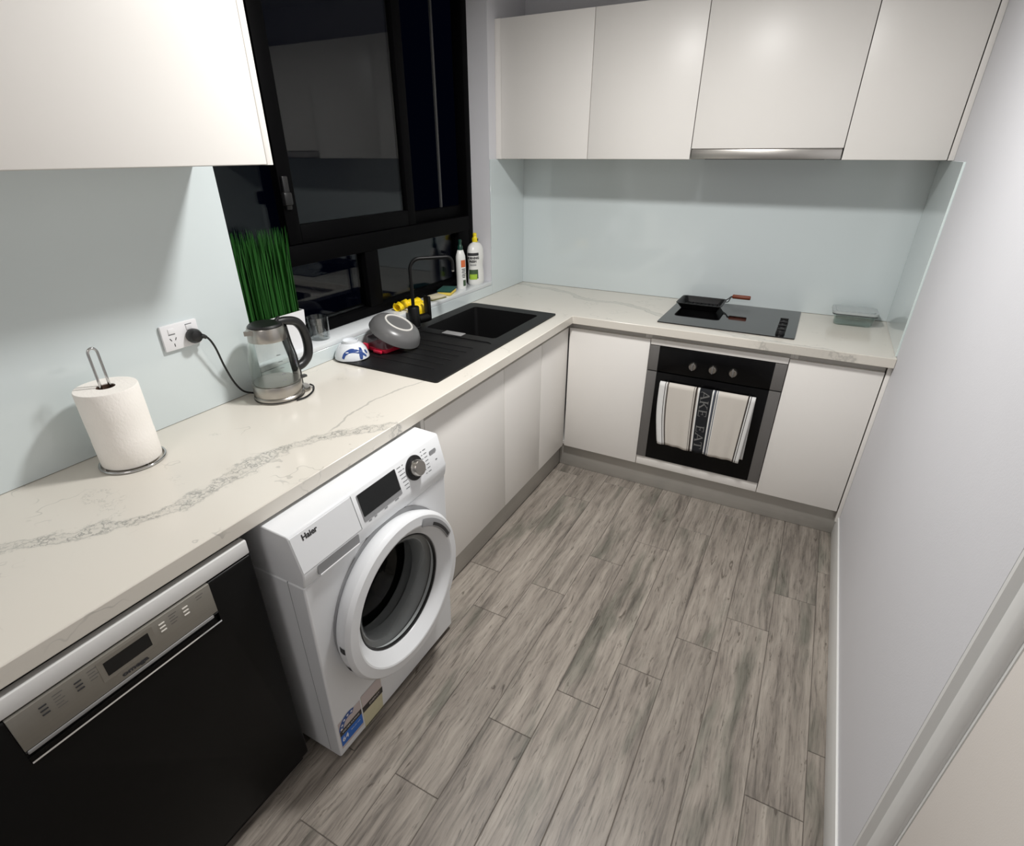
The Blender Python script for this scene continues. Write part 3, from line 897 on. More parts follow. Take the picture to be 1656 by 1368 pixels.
tp = thing('mixer_tap', 'matt black gooseneck mixer tap behind the sink', 'tap', (.038, 1.755, H))
HS = H+.0069
bx, by = .040, 1.728
MB().lathe([(0, 0), (.030, 0), (.030, .006), (.0265, .009), (.0265, .094), (.024, .098), (0, .098)], c=(bx, by, HS), n=32).build('body', M_blackmat, tp)
dirv = Vector((.66, .75, 0)).normalized()
b0 = Vector((bx, by, HS+.095)); ztop = 1.212
pts = [b0, Vector((bx, by, ztop-.05))]
for i in range(1, 9):
    a_ = i/8*PI/2
    pts.append(Vector((bx, by, ztop-.045))+dirv*(.045*(1-math.cos(a_)))+Vector((0, 0, .045*math.sin(a_))))
e0 = Vector((bx, by, ztop))+dirv*.165
pts.append(e0)
for i in range(1, 7):
    a_ = i/6*PI/2
    pts.append(e0+dirv*(.028*math.sin(a_))-Vector((0, 0, .028*(1-math.cos(a_)))))
pts.append(pts[-1]-Vector((0, 0, .03)))
MB().tube(pts, .0078, n=14).build('spout', M_blackmat, tp)
MB().cyl(pts[-1]-Vector((0, 0, .001)), pts[-1]-Vector((0, 0, .007)), .0072, n=14).build('aerator', M_steel, tp)
MB().cyl((bx+.005, by+.02, HS+.035), (bx+.02, by+.078, HS+.035), .021, n=24).build('cartridge', M_blackmat, tp)
MB().box(-.008, .008, -.019, .019, -.02, .092, bev=.004, mat=frame((bx+.02, by+.080, HS+.040), (.25, .97, 0), (-.97, .25, 0))).build('lever', M_blackmat, tp)

# ------------------------------------------------------------------ things on the drainer
rbw = thing('rice_bowl', 'white bowl with blue brush strokes upturned on the sink corner', 'bowl', (.062, 1.285, HS))
prof = [(.066, 0), (.0672, .0015), (.066, .012), (.058, .034), (.046, .050), (.036, .057), (.031, .059), (.031, .068), (.0285, .069), (.027, .061), (0, .061)]
outer = list(prof)
inner = [(0, .055), (.034, .053), (.044, .047), (.056, .032), (.0635, .012), (.0645, 0)]
bc = (.064, 1.287, HS)
MB().lathe(outer+inner, c=bc, n=48, close=False).build('bowl_body', M_bowlw, rbw)
def on_bowl(ang, h, off=.0008):
    for (r0, z0), (r1, z1) in zip(prof, prof[1:]):
        if z0 <= h <= z1:
            r = r0+(r1-r0)*(h-z0)/(z1-z0+1e-9)+off
            return Vector((bc[0]+r*math.cos(ang), bc[1]+r*math.sin(ang), bc[2]+h))
    return Vector((bc[0], bc[1], bc[2]+h))
mb = MB()
def brush(path, w):
    P = smooth_path([Vector((a, h, 0)) for a, h in path], 6)
    ring = []
    for i, p in enumerate(P):
        t = (P[min(i+1, len(P)-1)]-P[max(i-1, 0)]); t = Vector((t.x*.06, t.y, 0)).normalized()
        ww = w*1.7*(.45+.55*math.sin(PI*min(1, .15+i/len(P)*.85)))
        n = Vector((-t.y/.06, t.x, 0))*ww/2
        ring.append([mb.bm.verts.new(on_bowl(p.x+s*n.x, max(.001, min(.056, p.y+s*n.y)))) for s in (-1, 1)])
    for a_, b_ in zip(ring, ring[1:]): mb.bm.faces.new((a_[0], a_[1], b_[1], b_[0]))
D = lambda a: math.radians(a)
brush([(D(-78), .012), (D(-70), .030), (D(-48), .040), (D(-25), .036), (D(-5), .024), (D(8), .010)], .008)
brush([(D(-4), .046), (D(-10), .030), (D(-14), .015), (D(-15), .004)], .009)
brush([(D(12), .034), (D(18), .018)], .006)
mb.build('brush_pattern', M_blue, rbw)['label'] = 'blue brush strokes'

gb = thing('serving_bowl', 'dark grey bowl tilted upside down on the drainer beside the tap', 'bowl', (.13, 1.50, HS))
prof_o = [(.108, 0), (.1095, .002), (.108, .007), (.104, .024), (.093, .041), (.075, .051), (.060, .0545)]
prof_r = [(.060, .0545), (.058, .058), (.054, .058), (.052, .054)]
prof_i = [(.052, .054), (0, .0535), (0, .049), (.070, .046), (.088, .036), (.099, .022), (.104, .005), (.106, 0)]
ax = Vector((.44, .12, .89)).normalized()
Mg = Matrix.Translation((.135, 1.470, HS+.0535)) @ ax.to_track_quat('Z', 'Y').to_matrix().to_4x4() @ Matrix.Translation((0, 0, 0))
gbo = MB().lathe(prof_o, n=56, mat=Mg).lathe(prof_i, n=56, mat=Mg)
gbo.build('bowl_body', M_bowlg, gb)
MB().lathe(prof_r, n=56, mat=Mg).build('foot_ring', M_bowlring, gb)['label'] = 'pale unglazed foot ring'

rc = thing('plastic_container', 'clear plastic tub with a red lid, under the tilted grey bowl', 'container', (.10, 1.43, HS))
M5 = Matrix.Translation((.105, 1.435, HS)) @ Matrix.Rotation(math.radians(-8), 4, 'Z')
MB().prism(rrect(-.062, .062, -.055, .055, .014), .010, M5).prism(rrect(-.067, .067, -.060, .060, .016), .005, M5 @ Matrix.Translation((0, 0, .010))).build('lid', M_red, rc)
MB().box(.010, .055, -.072, -.0605, .001, .013, bev=.003, mat=M5).build('lid_clip', M_red, rc)
MB().box(-.05, -.02, -.074, -.0605, .006, .03, bev=.003, mat=M5).build('lid_clip', M_red, rc)
Mflip = M5 @ Matrix.Translation((0, 0, .0535)) @ Matrix.Rotation(PI, 4, 'X')
shell(rc, 'tub', M_clearpl, Mflip, .108, .096, .038, .012, .002, .006)

# ------------------------------------------------------------------ things on the sill
pg = thing('potted_grass', 'tall artificial green grass in a white rectangular planter on the sill', 'plant', (-.055, 1.05, SILL))
gy0, gy1 = .915, 1.170
mb = MB()
gx0, gx1 = -.098, -.026
pr = [[mb.bm.verts.new((u, v, z)) for u, v in rrect(gx0+o, gx1-o, gy0+o, gy1-o, .004, 3)] for o, z in ((.006, SILL), (0, SILL+.138), (.004, SILL+.138), (.006, SILL+.12))]
for a_, b_ in zip(pr, pr[1:]):
    for i in range(len(a_)):
        j = (i+1) % len(a_); mb.bm.faces.new((a_[i], a_[j], b_[j], b_[i]))
mb.bm.faces.new(pr[0][::-1]); mb.bm.faces.new(pr[-1])
mb.build('planter', M_white, pg)
mb = MB()
rnd = random.Random(3)
for i in range(420):
    x = rnd.uniform(gx0+.010, gx1-.010); y = rnd.uniform(gy0+.010, gy1-.012)
    hh = rnd.uniform(.265, .31) if rnd.random() < .8 else rnd.uniform(.18, .27)
    lx, ly = rnd.uniform(-.006, .010), rnd.gauss(0, .007)+(y-1.05)*.05
    w = rnd.uniform(.0022, .0036)
    a_ = rnd.uniform(0, PI)
    dx, dy = math.cos(a_)*w, math.sin(a_)*w
    zb = SILL+.118
    pv = []
    for k in range(5):
        t = k/4
        ww = 1-.75*t**2.5 if k < 4 else .12
        cx, cy, cz = x+lx*t*t, y+ly*t*t, zb+hh*t
        cx = max(cx, WX+.006)
        pv.append((mb.bm.verts.new((cx-dx*ww, cy-dy*ww, cz)), mb.bm.verts.new((cx+dx*ww, cy+dy*ww, cz))))
    for p, q in zip(pv, pv[1:]): mb.bm.faces.new((p[0], p[1], q[1], q[0]))
gr = mb.build('grass_blades', M_grass, pg, fix=False, ang=180)
gr['kind'] = 'stuff'

dg = tag(MB().lathe([(0, 0), (.034, 0), (.037, .003), (.041, .088), (.0398, .088), (.0362, .012), (0, .010)], c=(-.058, 1.252, SILL), n=40).build('drinking_glass', M_cup, origin=(-.058, 1.252, SILL)), 'short clear drinking glass on the sill right of the planter', 'glass')

def glove():
    DYG = -.055
    g_ = thing('rubber_glove', 'crumpled yellow rubber glove on the sill behind the tap', 'glove', (-.05, 1.86, SILL))
    mb = MB()
    path = smooth_path([(-.055, 1.782, SILL+.021), (-.055, 1.815, SILL+.024), (-.058, 1.85, SILL+.028), (-.052, 1.89, SILL+.026), (-.045, 1.93, SILL+.020), (-.035, 1.955, SILL+.014)], 6)
    rs_ = [.0225+.004*math.sin(i*1.7)+.004*math.sin(i*.6) for i in range(len(path))]
    for i in range(6): rs_[-1-i] = min(rs_[-1-i], .006+.0026*i)
    mb.tube(path, rs_, n=16, caps=False)
    mb.tube([path[0], path[0]+Vector((0, .03, .0))], [rs_[0]-.002, .012], n=16, caps=False)
    mb.tube([path[0]+Vector((0, .028, 0)), path[0]+Vector((0, .03, 0))], [.012, .001], n=16, caps=False)
    for v in mb.bm.verts:
        v.co.z = SILL+.001+(v.co.z-SILL)*.80 if v.co.z > SILL else SILL+.001
    for v in mb.bm.verts:
        q = v.co
        q.z = SILL+.001+max(0, (q.z-SILL-.001)*(.84+.10*math.sin(q.y*230+q.x*90)+.07*math.sin(q.x*210+q.y*140)))
        q.x += .003*math.sin(q.y*420)
    for k_, yy in enumerate((1.852, 1.867, 1.882, 1.896)):
        f = smooth_path([(-.048, yy-.006, SILL+.014), (-.015, yy, SILL+.017), (.002, yy+.003, SILL+.012), (.0125, yy+.004, SILL+.001), (.0135, yy+.005, SILL-.020), (.0130, yy+.006, SILL-.040+.008*(k_ % 2))], 5)
        mb.tube(f, [.009]*(len(f)-3)+[.0085, .007, .003], n=10)
    for v in mb.bm.verts: v.co.y += DYG
    mb.build('glove_body', M_yellow, g_, ang=80)
    r_ = MB().tube([(-.055+.021*math.cos(t)*1.0, 1.7815+DYG, SILL+.001+max(0, (.021+.021*math.sin(t))*.80)) for t in [i/20*2*PI for i in range(20)]], .0016, n=6, closed=True)
    r_.build('cuff_rim', M_yellow, g_)
glove()

sp = thing('scrub_pad', 'flat beige scrub pad with olive edge, between glove and sponge', 'scrub pad', (-.045, 2.06, SILL))
Mp = Matrix.Translation((-.045, 2.015, SILL+.0005)) @ Matrix.Rotation(math.radians(-12), 4, 'Z')
MB().box(-.033, .033, -.050, .050, 0, .005, bev=.002, mat=Mp).build('scourer_layer', M_olive, sp)
MB().box(-.033, .033, -.050, .050, .0052, .014, bev=.003, mat=Mp).build('foam_layer', M_beige, sp)
sp = thing('sponge', 'yellow dish sponge with dark green scourer beside the white bottles', 'sponge', (-.05, 2.18, SILL))
Mp = Matrix.Translation((-.055, 2.138, SILL+.001)) @ Matrix.Rotation(math.radians(18), 4, 'Z') @ Matrix.Rotation(math.radians(0), 4, 'Y')
MB().box(-.036, .036, -.055, .055, 0, .016, bev=.005, mat=Mp).build('foam_layer', M_sponge, sp)
MB().box(-.037, .037, -.056, .056, .0162, .026, bev=.003, mat=Mp).build('scourer_layer', M_scour, sp)

def label_patch(parent, name, mat, c, rx, ry, prof, a0, a1, z0, z1, off=.0006, n=10, m_=6):
    """a patch lying on an oval bottle body"""
    mb = MB()
    def R(z):
        for (r0, q0), (r1, q1) in zip(prof, prof[1:]):
            if q0 <= z <= q1 and q1 > q0: return r0+(r1-r0)*(z-q0)/(q1-q0)
        return prof[-1][0]
    g_ = []
    for j in range(m_+1):
        z = z0+(z1-z0)*j/m_
        row = []
        for i in range(n+1):
            a_ = a0+(a1-a0)*i/n
            row.append(mb.bm.verts.new((c[0]+(R(z)*rx+off)*math.cos(a_), c[1]+(R(z)*ry+off)*math.sin(a_), c[2]+z)))
        g_.append(row)
    for j in range(m_):
        for i in range(n):
            mb.bm.faces.new((g_[j][i], g_[j][i+1], g_[j+1][i+1], g_[j+1][i]))
    return mb.build(name, mat, parent)

b1 = thing('spray_bottle', 'slim white cleaner bottle with dark green cap and orange label', 'bottle', (-.058, 2.285, SILL))
c1 = (-.058, 2.285, SILL)
pf = [(0, 0), (.92, 0), (1.0, .006), (1.0, .15), (.97, .165), (.62, .195), (.55, .197), (0, .197)]
rx1, ry1 = .024, .030
MB().lathe(pf, c=c1, n=36, sx=rx1, sy=ry1).build('bottle_body', M_bottle, b1)
MB().lathe([(.0135, .197), (.0135, .215), (.009, .221), (.007, .232), (.009, .236), (.009, .246), (.005, .249), (0, .249)], c=c1, n=24).build('cap', M_capgreen, b1)
label_patch(b1, 'label', M_orange, c1, rx1, ry1, pf[1:], math.radians(-48), math.radians(15), .112, .148)
label_patch(b1, 'label', M_dkgreen, c1, rx1, ry1, pf[1:], math.radians(-30), math.radians(10), .014, .045)
for i, z in enumerate((.100, .092, .084, .074, .066, .058)):
    label_patch(b1, 'label_line', M_printd, c1, rx1, ry1, pf[1:], math.radians(-42+5*(i % 2)), math.radians(10-6*(i % 3)), z, z+.004, m_=1)

b2 = thing('detergent_bottle', 'waisted white dish detergent bottle with yellow cap and green label', 'bottle', (-.055, 2.425, SILL))
c2 = (-.052, 2.425, SILL)
pf = [(0, 0), (.90, 0), (.98, .006), (1.0, .02), (.97, .06), (.90, .095), (.93, .115), (1.0, .145), (.98, .178), (.86, .198), (.60, .212), (.32, .219), (.30, .221), (0, .221)]
rx2, ry2 = .039, .059
MB().lathe(pf, c=c2, n=44, sx=rx2, sy=ry2).build('bottle_body', M_bottle, b2)
cp = MB().lathe([(.016, .221), (.016, .238), (.011, .244), (.009, .252), (.011, .254), (.010, .264), (.004, .267), (0, .267)], c=c2, n=24).build('cap', M_capyel, b2)
MB().lathe([(.0165, 0), (.0168, .010), (.0165, .012)], c=(c2[0], c2[1]+.003, c2[2]+.226), n=24).build('cap_collar', M_blackpl, cp)
A0, A1 = math.radians(-112), math.radians(-24)
label_patch(b2, 'label', M_printd, c2, rx2, ry2, pf[1:], A0, A1, .155, .170)
label_patch(b2, 'label', M_dkgreen, c2, rx2, ry2, pf[1:], A0+.15, A1-.1, .034, .082)
label_patch(b2, 'label', M_lime, c2, rx2, ry2, pf[1:], A0+.3, A1-.25, .030, .058, off=.0012)
def wrap_text(parent, body, size, c, rx, ry, prof, amid, z):
    o = text('label_text', body, M_printd, parent, Matrix.Identity(4), size, bold=.0007)
    loc = Vector(parent['_loc'])
    def R(q):
        for (r0, q0), (r1, q1) in zip(prof, prof[1:]):
            if q0 <= q <= q1 and q1 > q0: return r0+(r1-r0)*(q-q0)/(q1-q0)
        return prof[-1][0]
    for v in o.data.vertices:
        p = v.co+loc
        zz = z+p.y; rad = R(zz)
        a_ = amid+p.x/(rad*(rx+ry)/2)
        v.co = Vector((c[0]+(rad*rx+.0009+p.z)*math.cos(a_), c[1]+(rad*ry+.0009+p.z)*math.sin(a_), c[2]+zz))-loc
    return o
wrap_text(b2, 'MORNING', .0165, c2, rx2, ry2, pf[1:], math.radians(-68), .143)
wrap_text(b2, 'FRESH', .0165, c2, rx2, ry2, pf[1:], math.radians(-68), .125)
for z in (.108, .102):
    label_patch(b2, 'label_line', M_print, c2, rx2, ry2, pf[1:], A0+.35, A1-.3, z, z+.003, m_=1)

# ------------------------------------------------------------------ paper towel
hc = (.118, .392, H)
hd = thing('towel_holder', 'chrome wire paper towel holder standing on the worktop', 'holder', (hc[0], hc[1], H))
mb = MB()
mb.tube([(hc[0]+.075*math.cos(2*PI*i/48), hc[1]+.075*math.sin(2*PI*i/48), H+.0045) for i in range(48)], .0033, n=10, closed=True)
mb.tube([(hc[0]-.075, hc[1], H+.0045), (hc[0]+.075, hc[1], H+.0045)], .0033, n=8).tube([(hc[0], hc[1]-.075, H+.0045), (hc[0], hc[1]+.075, H+.0045)], .0033, n=8)
mb.build('base_ring', M_chrome, hd)
pts = [(hc[0], hc[1]-.0105, H+.006), (hc[0], hc[1]-.0105, H+.297)]+[(hc[0], hc[1]-.0105*math.cos(a_), H+.297+.0125*math.sin(a_)) for a_ in [i/12*PI for i in range(1, 12)]]+[(hc[0], hc[1]+.0105, H+.297), (hc[0], hc[1]+.0105, H+.006)]
MB().tube(pts, .0032, n=10).build('loop_handle', M_chrome, hd)
ro = thing('paper_towel_roll', 'thick white paper towel roll on the chrome holder', 'paper towel', (hc[0], hc[1], H+.009))
rr0, z0, z1 = .0695, H+.009, H+.212
MB().lathe([(.0215, z0), (.068, z0), (rr0, z0+.003), (rr0+.0008, z0+.07), (rr0, z0+.075), (rr0+.0006, z0+.13), (rr0, z1-.004), (.068, z1), (.0215, z1), (.0215, z0)], c=(hc[0], hc[1], 0), n=64).build('paper', M_paper, ro)
MB().lathe([(.0212, z0), (.0212, z1-.002), (.0195, z1-.002), (.0195, z0), (.0212, z0)], c=(hc[0], hc[1], 0), n=32).build('core', M_core, ro)

# ------------------------------------------------------------------ power outlet
po = thing('power_outlet', 'white double power outlet on the left splashback', 'outlet', (.006, .672, 1.152))
MB().box(.0062, .0165, .616, .728, 1.115, 1.189, bev=.003).build('plate', M_white, po)
for k, cy in enumerate((.645, .700)):
    MB().box(.0166, .0185, cy-.009, cy+.009, 1.163, 1.178, bev=.0015, mat=None).build('switch', M_white, po)
    MB().box(.0166, .0172, cy-.010, cy+.010, 1.178 if k else 1.160, 1.1805 if k else 1.1625).build('switch_gap', M_print, po)
for (sy, sz, ang) in ((.638, 1.147, 30), (.653, 1.147, -30), (.6455, 1.130, 0)):
    Ms = Matrix.Translation((.0166, sy, sz)) @ Matrix.Rotation(math.radians(ang), 4, 'X')
    MB().box(0, .0005, -.0011, .0011, -.0045, .0045, mat=Ms).build('slot', M_printd, po)

# ------------------------------------------------------------------ kettle and its base
kc = (.115, .882, H)
kb = thing('power_stand', 'low steel power stand under the kettle, its black cord plugged into the outlet', 'power stand', kc)
MB().lathe([(0, 0), (.078, 0), (.080, .003), (.079, .014), (.074, .019), (0, .019)], c=kc, n=56).build('plate', M_steel, kb)
MB().lathe([(.0802, .004), (.0808, .006), (.0802, .008)], c=kc, n=56).build('rubber_band', M_blackpl, kb)
ld = Vector((.25, .97, 0)).normalized(); lp = Vector((-ld.y, ld.x, 0))
Ml = frame(Vector(kc)+ld*.05, ld, lp)
MB().prism(rrect(0, .055, -.035, .035, .028, 8), .012, Ml @ Matrix.Translation((0, 0, .001))).build('front_lip', M_steel, kb)
co = smooth_path([(.040, .706, 1.146), (.046, .728, 1.135), (.046, .745, 1.10), (.036, .765, 1.03), (.026, .79, .965), (.024, .815, .925), (.030, .845, .908), (.045, .86, .9045)], 8)
MB().tube(co, .0032, n=8).build('cord', M_blackpl, kb)
MB().tube(smooth_path([Vector(kc)+Vector((.085, -.005, .004)), Vector(kc)+Vector((.092, .03, .0045)), Vector(kc)+Vector((.075, .075, .005)), Vector(kc)+Vector((.045, .106, .006)), Vector(kc)+Vector((.025, .110, .008))], 6), .003, n=8).build('cord_tail', M_blackpl, kb)
Mpl = frame((.0192, .702, 1.144), (0, 1, 0), (0, 0, 1))
MB().lathe([(0, 0), (.0205, 0), (.0215, .006), (.0215, .014), (.017, .024), (.009, .027), (0, .0275)], n=32, mat=Mpl).tube(smooth_path([(.032, .712, 1.142), (.036, .724, 1.138), (.041, .7305, 1.133)], 4), [.009, .0085, .008, .0075, .007, .0065, .006, .0055, .005], n=12).build('plug', M_blackpl, kb)

ke = thing('kettle', 'glass electric kettle with steel bands and black handle', 'kettle', (kc[0], kc[1], H+.0195))
zb = H+.0195
MB().lathe([(0, 0), (.0765, 0), (.0775, .003), (.0775, .034), (.0765, .036), (0, .036)], c=(kc[0], kc[1], zb), n=56).build('steel_foot', M_steel, ke)
MB().lathe([(0, 0), (.071, 0), (.071, .002), (.03, .004), (0, .004)], c=(kc[0], kc[1], zb+.0365), n=48).build('heating_plate', M_steel_h, ke)
MB().lathe([(.0755, .036), (.077, .05), (.0765, .075), (.073, .11), (.067, .145), (.060, .176), (.058, .180), (.0562, .180), (.058, .174), (.065, .144), (.071, .11), (.0745, .075), (.075, .05), (.0735, .038)], c=(kc[0], kc[1], zb), n=56).build('glass_jug', M_kglass, ke)
MB().lathe([(.0585, .178), (.0590, .180), (.0560, .218), (.0545, .221), (.0525, .221), (.0545, .180), (.0585, .178)], c=(kc[0], kc[1], zb), n=56).build('collar', M_steel, ke)
MB().lathe([(0, .218), (.0522, .218), (.0525, .224), (.047, .229), (0, .231)], c=(kc[0], kc[1], zb), n=48).build('lid', M_blackpl, ke)
hdv = Vector((.10, .995, 0)).normalized()
kv = Vector((kc[0], kc[1], zb))
hp = smooth_path([kv+hdv*.045+Vector((0, 0, .222)), kv+hdv*.075+Vector((0, 0, .220)), kv+hdv*.112+Vector((0, 0, .208)), kv+hdv*.134+Vector((0, 0, .176)), kv+hdv*.142+Vector((0, 0, .125)), kv+hdv*.134+Vector((0, 0, .085)), kv+hdv*.108+Vector((0, 0, .064)), kv+hdv*.082+Vector((0, 0, .058))], 6)
mb = MB().tube(hp, [.0125+.003*min(1, i/14) for i in range(len(hp))], n=14)
mb.tube([kv+hdv*.058+Vector((0, 0, .205)), kv+hdv*.066+Vector((0, 0, .15)), kv+hdv*.076+Vector((0, 0, .10)), kv+hdv*.0805+Vector((0, 0, .05)), kv+hdv*.081+Vector((0, 0, .0))], [.016, .0145, .0145, .015, .014], n=12)
mb.tube([kv+hdv*.04+Vector((0, 0, .226)), kv+hdv*.055+Vector((0, 0, .236))], .007, n=10)
mb.build('handle', M_blackpl, ke)
MB().box(-.009, .009, 0, .024, -.004, .004, bev=.002, mat=frame(kv+hdv*.088+Vector((0, 0, .020)), Vector((-hdv.y, hdv.x, 0)), hdv)).build('switch', M_darkgrey, ke)
MB().prism([(-.016, 0), (.016, 0), (.0, .022)], .014, frame(kv-hdv*.053+Vector((0, 0, .205)), (hdv.y*-1, hdv.x, 0), -hdv)).build('spout', M_steel, ke)
mb = MB()
for i in range(5):
    z = .06+i*.02
    rad = .0775-.0003*i-.00009*(i*i*9)
    a_ = math.radians(-18)
    p = kv+Vector((math.cos(a_)*rad, math.sin(a_)*rad, z))
    mb.box(-.0065, .0065, -.0012, .0012, -.0003, .0003, mat=frame(p, (-math.sin(a_), math.cos(a_), 0), (0, 0, 1)))
mb.build('scale_marks', M_print, ke)

# ------------------------------------------------------------------ washing machine
wm = thing('washing_machine', 'white front-loading washing machine under the worktop', 'washing machine', (.4, .69, 0))
WY0, WY1 = .3925, .9875
prof = [(.12, .018), (.676, .018), (.683, .025), (.697, .700), (.120, .700)]
Mx = frame((0, WY1, 0), (1, 0, 0), (0, 0, 1))        # extrudes towards -y
body = MB().prism(prof, WY1-WY0, Mx).build('body', M_wm, wm)
DC = (.695, .452)            # door centre (y, z)
Mdoor = frame((0.60, DC[0], DC[1]), (0, 1, 0), (0, 0, 1))    # local z -> +x
cut(body, [MB().lathe([(0, -.40), (.200, -.40), (.200, .30), (0, .30)], n=56, mat=Mdoor)])
body.parent = wm
bv = body.modifiers.new('edge', 'BEVEL'); bv.width = .006; bv.segments = 3; bv.limit_method = 'ANGLE'; bv.angle_limit = math.radians(40)
top = MB().prism([(.12, .701), (.6985, .701), (.7035, .720), (.706, .738), (.7057, .746), (.681, .843), (.676, .8475), (.60, .850), (.12, .850)], WY1-WY0-.001, frame((0, WY1-.0005, 0), (1, 0, 0), (0, 0, 1))).build('control_housing', M_wm, wm)
bv = top.modifiers.new('edge', 'BEVEL'); bv.width = .003; bv.segments = 2; bv.limit_method = 'ANGLE'; bv.angle_limit = math.radians(40)
MB().box(.640, .6415, WY0-.0004, WY0+.002, .03, .70).build('seam', M_wmgrey, wm)
for y in (.43, .95):
    for x in (.17, .62):
        MB().lathe([(0, 0), (.022, 0), (.022, .008), (.012, .010), (.012, .02), (0, .02)], c=(x, y, 0.0005), n=16).build('foot', M_blackpl, wm)
# slanted control face: origin at its lower edge, u along +y, v up the slope
P0 = Vector((.7057, 0, .746)); P1 = Vector((.681, 0, .843))
vs = (P1-P0).normalized()
FL = (P1-P0).length
def face(y, v, off=.0006):
    w = Vector((0, 1, 0)).cross(vs)
    p = P0+vs*v; p = Vector((p.x, y, p.z))+w*off
    return frame(p, (0, 1, 0), vs)
def vz(z): return (z-.746)/(.843-.746)*FL
MB().prism(rrect(.612, .770, vz(.757), vz(.834), .003), .0008, face(0, 0)).build('display', M_wmgrey, wm)
MB().prism(rrect(.615, .768, vz(.771), vz(.834), .002), .0006, face(0, 0, .0015)).build('screen', M_display, wm)
dial = MB().lathe([(0, 0), (.038, 0), (.038, .003), (.030, .004), (.029, .008), (0, .008)], n=40, mat=face(.846, vz(.800))).build('dial', M_blackpl, wm)
MB().lathe([(.0255, .008), (.0245, .022), (.022, .026), (0, .0265)], n=40, mat=face(.846, vz(.800))).build('dial_knob', M_steel, dial)['label'] = 'silver knob'
pr = MB()
for i in range(7):
    zz = .828-i*.0115
    for (ya, wd) in ((.778+.002*i, .016), (.800-.000*i, .006)):
        pr.prism([(ya, vz(zz)), (ya+wd, vz(zz)), (ya+wd, vz(zz)+.0022), (ya, vz(zz)+.0022)], .0002, face(0, 0, .0004))
    for (ya, wd) in ((.888, .006), (.900, .014)):
        pr.prism([(ya, vz(zz)), (ya+wd, vz(zz)), (ya+wd, vz(zz)+.0022), (ya, vz(zz)+.0022)], .0002, face(0, 0, .0004))
for ya, wd in ((.625, .012), (.648, .010), (.69, .012), (.735, .016)):
    pr.prism([(ya, vz(.752)), (ya+wd, vz(.752)), (ya+wd, vz(.752)+.0022), (ya, vz(.752)+.0022)], .0002, face(0, 0, .0012))
pr.build('programme_print', M_print, wm)['kind'] = 'stuff'
MB().prism(rrect(.925, .957, vz(.803), vz(.814), .004), .0015, face(0, 0)).build('start_button', M_wmgrey, wm)
MB().prism(rrect(.945, .953, vz(.778), vz(.781), .001), .0006, face(0, 0)).build('indicator_light', M_print, wm)
text('logo', 'Haier', M_printd, wm, face(.449, vz(.826), .0018), .0208, bold=.0005)
# detergent drawer: front plate with a finger slot
dw = MB().prism([(.396, vz(.748)), (.594, vz(.748)), (.594, vz(.841)), (.396, vz(.841))], .0012, face(0, 0, .0001)).build('detergent_drawer', M_wm, wm)
MB().prism([(.5945, vz(.747)), (.5965, vz(.747)), (.5965, vz(.842)), (.5945, vz(.842))], .0006, face(0, 0, .0003)).build('seam', M_print, wm)
MB().prism(rrect(.436, .580, .714, .743, .005), .0085, frame((.6985, 0, 0), (0, 1, 0), (0, 0, 1))).build('finger_slot', M_wmgrey, dw)
MB().prism(rrect(.440, .578, .7105, .7138, .0015), .0105, frame((.6985, 0, 0), (0, 1, 0), (0, 0, 1))).build('slot_lip', M_white, dw)
# porthole door
dd = Matrix.Translation((0, 0, 0))
def ringz(x): return x-.60
door_prof = [(.236, ringz(.694)), (.243, ringz(.696)), (.250, ringz(.705)), (.2585, ringz(.730)), (.2585, ringz(.742)), (.254, ringz(.750)), (.249, ringz(.7545)), (.222, ringz(.757)), (.217, ringz(.7555)), (.183, ringz(.724)), (.181, ringz(.718)), (.181, ringz(.700)), (.236, ringz(.694))]
dr = MB().lathe(door_prof, n=96, mat=Mdoor).build('door', M_wm, wm, ang=22)
MB().lathe([(.250, ringz(.688)), (.250, ringz(.7005)), (.20, ringz(.7005))], n=80, mat=Matrix.Translation((0, .004, .012)) @ Mdoor).build('door_recess_shade', M_wmgrey, dr)  # flat grey ring: shade of the recess round the door, put into colour
MB().lathe([(.1808, ringz(.720)), (.1785, ringz(.7225)), (.1755, ringz(.720)), (.1755, ringz(.713)), (.1808, ringz(.713))], n=72, mat=Mdoor).build('porthole_rim', M_blackpl, dr)
MB().lathe([(.1775, ringz(.718)), (.165, ringz(.716)), (.150, ringz(.700)), (.138, ringz(.64)), (.128, ringz(.60)), (.09, ringz(.585)), (0, ringz(.58))], n=64, mat=Mdoor).build('porthole_glass', M_kglass, dr)
# handle recess: arc near the inner lip at the upper right
hm = MB()
rows = []
for i in range(17):
    a_ = math.radians(22+i/16*46)
    rows.append([Mdoor @ Vector((r*math.cos(a_), r*math.sin(a_), zz)) for r, zz in ((.214, ringz(.7575)), (.2165, ringz(.7605)), (.232, ringz(.7600)), (.240, ringz(.7575)))])
vr = [[hm.bm.verts.new(p) for p in row] for row in rows]
for a_, b_ in zip(vr, vr[1:]):
    for k in range(3): hm.bm.faces.new((a_[k], a_[k+1], b_[k+1], b_[k]))
hm.bm.faces.new(vr[0]); hm.bm.faces.new(vr[-1][::-1])
hm.build('door_handle', M_wmgrey, dr)
hm = MB(); vr = []
for i in range(17):
    a_ = math.radians(24+i/16*30)
    vr.append([hm.bm.verts.new(Mdoor @ Vector((r*math.cos(a_), r*math.sin(a_), ringz(.7611)))) for r in (.219, .229)])
for a_, b_ in zip(vr, vr[1:]): hm.bm.faces.new((a_[0], a_[1], b_[1], b_[0]))
hm.build('handle_slot', M_printd, dr)
